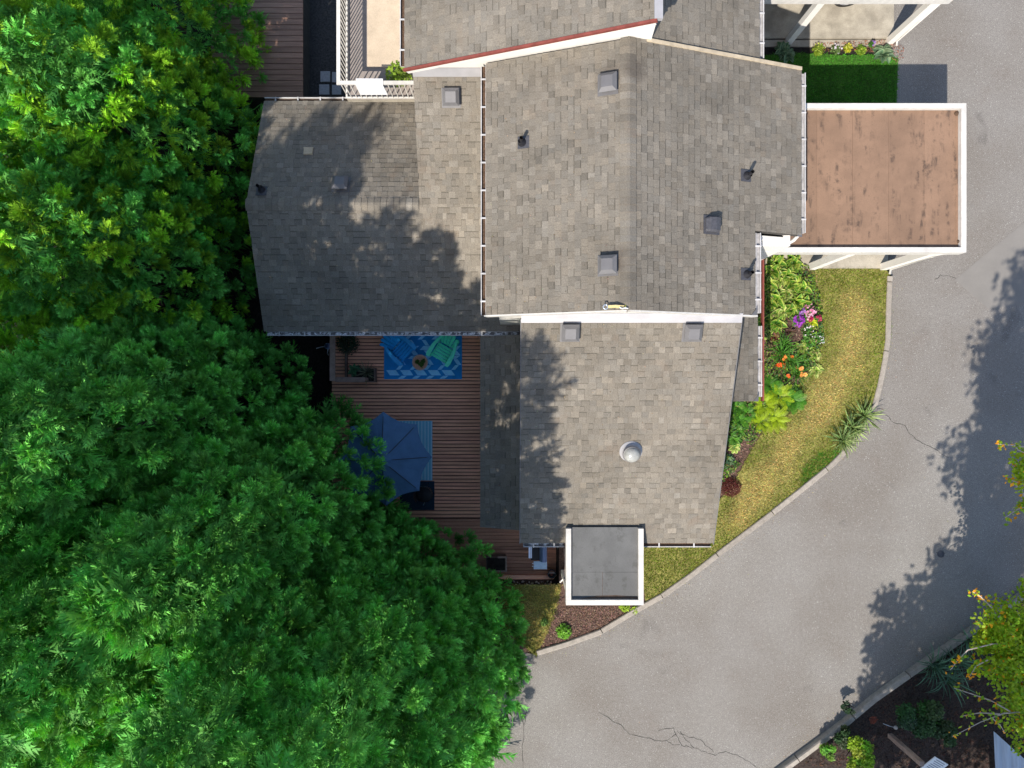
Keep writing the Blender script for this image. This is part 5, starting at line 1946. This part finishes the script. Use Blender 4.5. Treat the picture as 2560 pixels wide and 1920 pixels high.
    # sprays added inside the crown to make its shadow solid
    for _ in range(int(60 * h)):
        f = r.uniform(0.03, .86)
        z = zlow + f * (h - zlow); Rz = np.interp(z, zs_, rs_)
        az = r.uniform(0, 6.28); rr = Rz * .62 * math.sqrt(r.uniform())
        o = np.array([math.cos(az), math.sin(az), 0.])
        d = o * .8 + r.normal(0, .5, 3); d /= np.linalg.norm(d)
        pos.append(o * rr + np.array([0, 0, z])); dirs.append(d); nrm.append(np.array([0, 0, 1.]) + r.normal(0, .6, 3))
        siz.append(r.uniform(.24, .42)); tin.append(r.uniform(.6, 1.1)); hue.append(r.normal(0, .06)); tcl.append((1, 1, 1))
    if bm.v: tag(bm.build('branches', M['bark'], root), kind='stuff')
    pos, dirs, nrm, siz, tin, hue, tcl = map(np.array, (pos, dirs, nrm, siz, tin, hue, tcl))
    ys = np.cross(nrm, dirs); ys /= np.linalg.norm(ys, axis=1, keepdims=True)
    zs = np.cross(dirs, ys)
    which = r.integers(0, len(TEMPL), len(pos))
    Vs, Fs, Cs, off = [], [], [], 0
    for k, (TV, TF, TT) in enumerate(TEMPL):
        idx = np.where(which == k)[0]
        if not len(idx): continue
        W = (TV[None, :, 0, None] * dirs[idx, None] + TV[None, :, 1, None] * ys[idx, None] + TV[None, :, 2, None] * zs[idx, None]) * siz[idx, None, None] + pos[idx, None]
        Vs.append(W.reshape(-1, 3))
        Fk = TF[None] + (np.arange(len(idx)) * len(TV))[:, None, None] + off
        Fs.append(Fk.reshape(-1, 3))
        tt = (tin[idx, None] * TT[None]).reshape(-1, 1)
        hh = np.repeat(hue[idx], len(TF))[:, None]
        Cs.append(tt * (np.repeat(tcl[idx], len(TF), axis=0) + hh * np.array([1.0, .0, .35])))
        off += len(idx) * len(TV)
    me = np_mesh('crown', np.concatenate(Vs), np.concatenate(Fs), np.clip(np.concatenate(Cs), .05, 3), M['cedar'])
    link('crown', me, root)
    return root


CED = [(-2.0, -6.7, 9.8, 2.42, 'cedar standing nearest the drive and porch'),
       (-3.1, -5.8, 13.8, 2.5, 'tall cedar leaning its boughs over the barbecue end of the deck'),
       (-5.4, -3.0, 12.2, 2.55, 'tall cedar behind the navy umbrella'),
       (-7.9, -.9, 12.6, 2.65, 'tall cedar left of the deck railing corner'),
       (-9.6, 3.0, 9.2, 2.8, 'shorter cedar beside the end of the left wing'),
       (-9.4, 6.2, 9.4, 2.7, 'yellow tipped cedar beside the upper left of the wing'),
       (-9.0, 9.5, 9.2, 2.25, 'cedar hiding part of the upper left deck'),
       (-6.3, -7.0, 11.2, 3.3, 'cedar at the bottom left behind the drive side cedars'),
       (-9.0, -5.4, 10.6, 3.2, 'cedar at the left edge behind the umbrella cedar'),
       (-11.6, -.4, 12.6, 2.7, 'cedar at the far left edge below the sunlit ones'),
       (-3.3, -9.7, 9.8, 2.75, 'cedar at the bottom edge behind the drive cedar'),
       (-6.0, -10.6, 10.2, 3.1, 'cedar at the bottom edge left of the middle'),
       (-12.2, 4.6, 10.2, 2.8, 'cedar at the far left edge among the painted sunlit yellow tips'),
       (-12.0, 8.6, 9.2, 2.9, 'cedar in the top left corner'),
       (-7.4, -4.2, 14.3, 2.9, 'tallest cedar rising behind the umbrella cedar'),
       (-9.7, -2.2, 14.2, 2.8, 'tall cedar near the left edge whose shade covers the left wing'),
       (-4.4, -5.0, 13.6, 2.0, 'tall cedar between the umbrella and the barbecue cedars'),
       (-12.2, -3.4, 13.0, 3.0, 'cedar at the left edge between two taller ones'),
       (-12.2, -7.2, 9.6, 3.2, 'cedar at the far left below the middle of the picture'),
       (-9.2, -8.8, 10.0, 3.3, 'cedar in the bottom left corner')]
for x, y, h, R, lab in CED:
    sun_yellow = 'sunlit ones' in lab or 'yellow' in lab or 'shorter' in lab or 'top left' in lab or 'upper left' in lab  # paints sunlit yellow into the plume tint of these cedars
    cedar(lab, x, y, h, R, tint=(2.15, 1.30, .5) if sun_yellow else (1, 1, 1))

# ---------------------------------------------------------------- broadleaved trees
def leafy_tree(name, label, base, trunk_top, blobs, n, size, cols, mt='maple', bark='pale_bark', twigs=26, cat='tree', group=None, extra=()):
    root = thing(name, label, cat, base, group)
    r = np.random.default_rng(int(abs(base[0] * 77 + base[1] * 313)) + 3)
    mb = MB()
    b0, t0 = Vector(base), Vector(trunk_top)
    mb.tube([b0, b0.lerp(t0, .5) + Vector((.06, -.04, 0)), t0], [.11, .08, .04], 7)
    mb.build('trunk', M[bark], root, True)
    bm = MB()
    V, C = [], []
    tot = sum(b[3] ** 2 for b in blobs)
    for (cx, cy, cz, cr, *fl) in blobs:
        fl = fl[0] if fl else .7
        k = int(n * cr * cr / tot)
        nt_ = max(2, int(twigs * cr * cr / tot))
        ends = []
        for _ in range(nt_):
            d = r.normal(size=3); d /= np.linalg.norm(d); d[2] = abs(d[2]) * .6
            e = np.array([cx, cy, cz]) + d * cr * np.array([1, 1, fl]) * r.uniform(.55, 1.0)
            s = b0.lerp(t0, r.uniform(.45, 1.0))
            mid = (np.array(s) + e) / 2 + np.array([0, 0, .12])
            bm.tube([s, Vector(mid), Vector(e)], [.022, .014, .005], 4, cap=False)
            ends.append((np.array(mid), e))
        for _ in range(k):
            if r.uniform() < .65 and ends:
                m_, e_ = ends[r.integers(len(ends))]
                p = m_ + (e_ - m_) * r.uniform(.1, 1.05) + r.normal(0, .09 * cr ** .5 + .03, 3)
            else:
                d = r.normal(size=3); d /= np.linalg.norm(d)
                p = np.array([cx, cy, cz]) + d * np.array([1, 1, fl]) * cr * r.uniform(.4, 1.0)
            V.append(p); C.append(cols[r.choice(len(cols), p=[.64, .31, .05] if len(cols) == 3 else None)])
    for ln, kk_ in extra:
        bm.tube(ln, [.02 - .012 * i / (len(ln) - 1) for i in range(len(ln))], 4, cap=False)
        for _ in range(kk_):
            i = r.integers(0, len(ln) - 1)
            a_, b_ = np.array(ln[i]), np.array(ln[i + 1])
            V.append(a_ + (b_ - a_) * r.uniform(.3, 1.0) + r.normal(0, .06, 3)); C.append(cols[r.integers(len(cols))])
    bm.build('branches', M[bark], root)
    p = np.array(V); k = len(p)
    a = r.normal(size=(k, 3)); a[:, 2] *= .45; a /= np.linalg.norm(a, axis=1, keepdims=True)
    up = np.array([0, 0, 1.]) + r.normal(0, .5, (k, 3))
    b = np.cross(up, a); b /= np.linalg.norm(b, axis=1, keepdims=True)
    s = r.uniform(.6, 1.25, (k, 1)) * size
    Q = np.stack([p - a * s, p - b * s * .62 + a * s * .1, p + a * s, p + b * s * .62 + a * s * .1], 1)
    Cc = np.array(C) * r.uniform(.65, 1.35, (k, 1))
    me = np_mesh('crown', Q.reshape(-1, 3), np.arange(4 * k).reshape(-1, 4), np.clip(Cc, .02, 6), M[mt])
    link('crown', me, root)
    return root


YG = [(1, 1, 1), (.75, 1.0, 1.0), (2.6, .85, .8)]
def pl(pts, z): return [P(u, v, zz) for (u, v), zz in zip(pts, z)]
mextra = [(pl([(2560, 1780), (2510, 1783), (2452, 1805), (2380, 1842)], [2.4, 2.4, 2.3, 2.2]), 26),
          (pl([(2525, 1778), (2475, 1750), (2430, 1735), (2385, 1720)], [2.4, 2.3, 2.2, 2.2]), 34),
          (pl([(2500, 1785), (2450, 1782), (2405, 1790)], [2.4, 2.3, 2.2]), 30),
          (pl([(2480, 1795), (2500, 1812), (2512, 1832)], [2.3, 2.2, 2.1]), 8),
          (pl([(2540, 1610), (2480, 1610), (2420, 1625), (2395, 1650), (2376, 1675)], [2.6, 2.6, 2.5, 2.4, 2.3]), 34),
          (pl([(2470, 1650), (2440, 1665), (2425, 1690)], [2.5, 2.4, 2.3]), 34),
          (pl([(2480, 1520), (2450, 1490), (2432, 1480)], [2.6, 2.6, 2.6]), 26)]
q = lambda u, v, z: tuple(P(u, v, z))
leafy_tree('maple_tree', 'yellow green maple with orange tips at the right edge across the drive', (13.95, -8.0, .05), (13.2, -7.5, 2.6),
           [(*q(2510, 1560, 2.4), .75), (*q(2500, 1640, 2.3), .75), (*q(2545, 1700, 2.5), .7), (*q(2470, 1600, 2.0), .45), (*q(2550, 1790, 2.2), .55), (*q(2575, 1600, 2.9), .9), (*q(2570, 1850, 2.0), .5), (*q(2580, 1480, 2.3), .45)],
           10500, .054, YG, twigs=46, extra=mextra)
mextra2 = [(pl([(2580, 1140), (2545, 1125), (2530, 1105)], [3.2, 3.1, 3.0]), 14), (pl([(2580, 1120), (2520, 1112), (2492, 1110)], [3.2, 3.1, 3.0]), 26),
           (pl([(2590, 1215), (2540, 1205), (2515, 1195)], [3.1, 3.0, 2.9]), 28), (pl([(2590, 1260), (2545, 1272), (2512, 1295)], [3.0, 2.9, 2.8]), 30)]
leafy_tree('maple_tree', 'thin yellow green maple sprays at the right edge over the drive', (14.9, -3.6, .05), (13.3, -2.4, 3.4),
           [(*q(2600, 1200, 3.2), .6), (*q(2560, 1150, 3.0), .35), (*q(2565, 1180, 2.9), .32), (*q(2575, 1260, 2.9), .3)], 1900, .055, YG, twigs=14, extra=mextra2)
# tall trees standing beyond the frame whose shade falls on the drive
leafy_tree('ash_tree', 'tall broadleaved tree below the picture whose leafy shade falls on the drive', (11.0, -11.6, 0), (9.9, -8.4, 8.8),
           [(9.9, -7.0, 9.6, 1.5), (10.3, -5.2, 10.0, 1.2), (9.9, -8.8, 8.6, 1.7), (10.8, -6.2, 9.0, 1.5), (11.4, -4.4, 10.2, 1.3), (10.6, -8.2, 10.2, 1.6), (9.0, -8.7, 8.2, .9), (11.6, -7.2, 9.0, 1.8)],
           13000, .10, YG, 'broad', 'bark', 60)
leafy_tree('ash_tree', 'dense broadleaved tree below the picture whose solid shade lies along the far kerb', (8.9, -12.7, 0), (8.9, -12.6, 6.6),
           [(7.3, -11.9, 7.2, .5), (7.4, -12.9, 7.0, .7), (7.4, -14.0, 7, .8), (8.2, -13.2, 7.2, 1.0), (8.9, -12.0, 7.2, 1.1), (9.2, -10.9, 7.2, .9),
            (9.9, -11.6, 7.2, 1.3), (10.4, -10.2, 7.3, 1.0), (8.3, -14.6, 6.8, .9), (9.4, -13.6, 7, 1.3), (10.8, -11.0, 7.2, .8), (7.4, -15.3, 7, 1.1), (9.0, -15.4, 7, 1.3), (10.8, -13.3, 7.2, 1.3), (10.8, -15.0, 7, 1.4)],
           21000, .10, YG, 'broad', 'bark', 60)



def shrub(label, u, v, z, rads, n, size, col, mt='broad', base_z=.06, name='shrub'):
    c = P(u, v, z)
    t = thing(name, label, 'shrub', (c.x, c.y, base_z), world=False)
    mb = MB(); mb.tube([(0, 0, 0), (0, 0, z * .8)], .03, 6)
    for k in range(6):
        a = k * 1.05
        mb.tube([(0, 0, z * .3), (math.cos(a) * rads * .6, math.sin(a) * rads * .6, z * .8)], .012, 4)
    mb.build('stem', M['bark'], t)
    mb = MB()
    for k in range(9):
        a, r_ = random.uniform(0, 6.28), rads * random.uniform(.2, .65)
        small_leaves(mb, (math.cos(a) * r_, math.sin(a) * r_, z * random.uniform(.5, .9)), rads * .42, n // 9, size, tuple(x * random.uniform(.75, 1.2) for x in col), .8, .4)
    mb.build('foliage', M['leaf'], t)


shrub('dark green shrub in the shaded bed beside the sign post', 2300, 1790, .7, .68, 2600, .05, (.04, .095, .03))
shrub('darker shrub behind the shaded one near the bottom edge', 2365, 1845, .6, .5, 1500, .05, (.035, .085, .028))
shrub('bright yellow green shrub at the bottom edge by the kerb', 2150, 1895, .8, .55, 2200, .05, (.17, .32, .02))
shrub('small bright shrub left of the yellow green one', 2075, 1885, .5, .26, 600, .045, (.11, .26, .03))
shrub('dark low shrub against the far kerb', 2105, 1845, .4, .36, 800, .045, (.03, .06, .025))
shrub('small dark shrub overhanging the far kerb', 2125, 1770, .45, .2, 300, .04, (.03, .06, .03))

# shed roof corner
sd = thing('garden_shed', 'pale corrugated roof of a shed in the bottom right corner', 'shed', (14, -10.5, 0))
z = .85
mb = MB()
x0, x1, y0, y1 = PX(2484, z), 17.0, -13.0, PY(1828, z)
nn = 60
for k in range(nn):
    a, b = x0 + (x1 - x0) * k / nn, x0 + (x1 - x0) * (k + 1) / nn
    za, zb_ = z + .018 * math.sin(k * 1.6), z + .018 * math.sin((k + 1) * 1.6)
    ya, yb = y1 - max(0, (a - x0)) * .9, y1 - max(0, (b - x0)) * .9
    ya, yb = max(ya, y0 + .5), max(yb, y0 + .5)
    mb.face([(a, y0, za + .25), (b, y0, zb_ + .25), (b, yb, zb_), (a, ya, za)])
mb.build('roof', M['corrug'], sd)
mb = MB(); mb.box(x0 + .62, x0 + .7, y0 + .1, y1 - 1.1, 0, z - .03); mb.build('wall', M['white'], sd)

# notice board on a timber post
sg = thing('sign_post', 'timber post with a white notice board in the shaded bed', 'sign', (*P(2224, 1838, 0).xy, .05))
b = P(2224, 1838, .05)
top = Vector((b.x + .02, b.y + .02, 1.60))
mb = MB(); mb.bar(b, top, .12, .12); mb.build('post', M['timber'], sg)
mb = MB()
cx, cy = P(2336, 1917, 1.66).xy
ex, ey = Vector((.86, -.5, 0)), Vector((.46, .72, .35)).normalized()
ctr = Vector((cx, cy, 1.66))
pts = [ctr + ex * sx * .20 + ey * sy * .26 for sx, sy in ((-1, -1), (1, -1), (1, 1), (-1, 1))]
n_ = ex.cross(ey).normalized() * .025
mb.hexa([*[p - n_ for p in pts], *pts]); mb.build('board', M['sign'], sg)
mb = MB()
for k in range(7):
    yy = .2 - k * .062
    l = random.uniform(.1, .15)
    c1 = ctr + n_ * .12
    mb.face([c1 + ex * -l + ey * yy, c1 + ex * l + ey * yy, c1 + ex * l + ey * (yy + .022), c1 + ex * -l + ey * (yy + .022)])
mb.build('print', M['ink'], sg)
# garden light on a thin stake
t = thing('garden_stake', 'thin pale stake with round foot lying in the shaded bed', 'stake', (*P(2240, 1820, .1).xy, .07), world=False)
mb = MB(); mb.tube([(.0, .0, .02), (-.25, .12, .18), (-.5, .25, .3)], .008, 5); mb.build('rod', M['steel'], t)
mb = MB(); mb.lathe([(.001, .05), (.04, .045), (.06, .0)], 10); mb.build('foot', M['stone'], t)
t = thing('dry_plant', 'reddish dry seedhead in the shaded bed near the kerb', 'plant', (*P(2182, 1798, .2).xy, .07), world=False)
mb = MB(); small_leaves(mb, (0, 0, .15), .12, 90, .03, (.22, .06, .04), .7, .4); mb.build('seedhead', M['leaf'], t)

# fallen leaves and needles
def litter(name, pts, label, size, cols):
    mb = MB()
    for p_ in pts:
        a = Vector((random.gauss(0, 1), random.gauss(0, 1), random.gauss(0, .15))).normalized()
        b = Vector((-a.y, a.x, random.gauss(0, .15)))
        s_ = size * random.uniform(.5, 1.3)
        q_ = Vector(p_) + Vector((0, 0, .012))
        mb.face([q_ - a * s_, q_ - b * s_ * .4, q_ + a * s_, q_ + b * s_ * .4], tuple(random.uniform(.7, 1.3) * k for k in random.choice(cols)))
    tag(mb.build(name, M['leaf']), label, 'leaf litter', None, 'stuff')


pts_l = []
for path, sd_ in ((kerb_w, -1), (kerb2_w, 1)):
    for a, b in zip(path, path[1:]):
        d_ = (b - a); nn_ = Vector((-d_.y, d_.x, 0)).normalized() * sd_
        for _ in range(int(d_.length * 16)):
            q_ = a + d_ * random.random() + nn_ * (.02 + abs(random.gauss(0, .16)))
            pts_l.append((q_.x, q_.y, 0))
for _ in range(160):
    q_ = P(random.uniform(1350, 2560), random.uniform(700, 1900), 0)
    if in_poly(np.array([[q_.x, q_.y]]), drive)[0]: pts_l.append((q_.x, q_.y, 0))
litter('leaf_litter', pts_l, 'small dry leaves and grit scattered on the drive along its kerbs', .016, [(.30, .20, .09), (.16, .10, .05), (.36, .30, .16), (.10, .08, .05)])
pts_l = []
for sl_, n_, u0, u1, v0_, v1_ in ((sD, 130, 640, 1190, 530, 820), (sU, 80, 640, 1030, 260, 490), (sE, 110, 1310, 1780, 810, 1330), (sF, 60, 1205, 1295, 850, 1300), (sA, 110, 1225, 1560, 180, 770)):
    for _ in range(n_):
        q_ = on_slope(sl_, random.uniform(u0, u1), random.uniform(v0_, v1_))
        pts_l.append(tuple(q_ + sl_.n * .012))
litter('needle_litter', pts_l, 'scattered dry needles and leaf bits lying on the roof slopes', .014, [(.26, .17, .08), (.40, .34, .24), (.12, .08, .05)])

for o in bpy.data.objects:
    if '_w' in o: del o['_w']
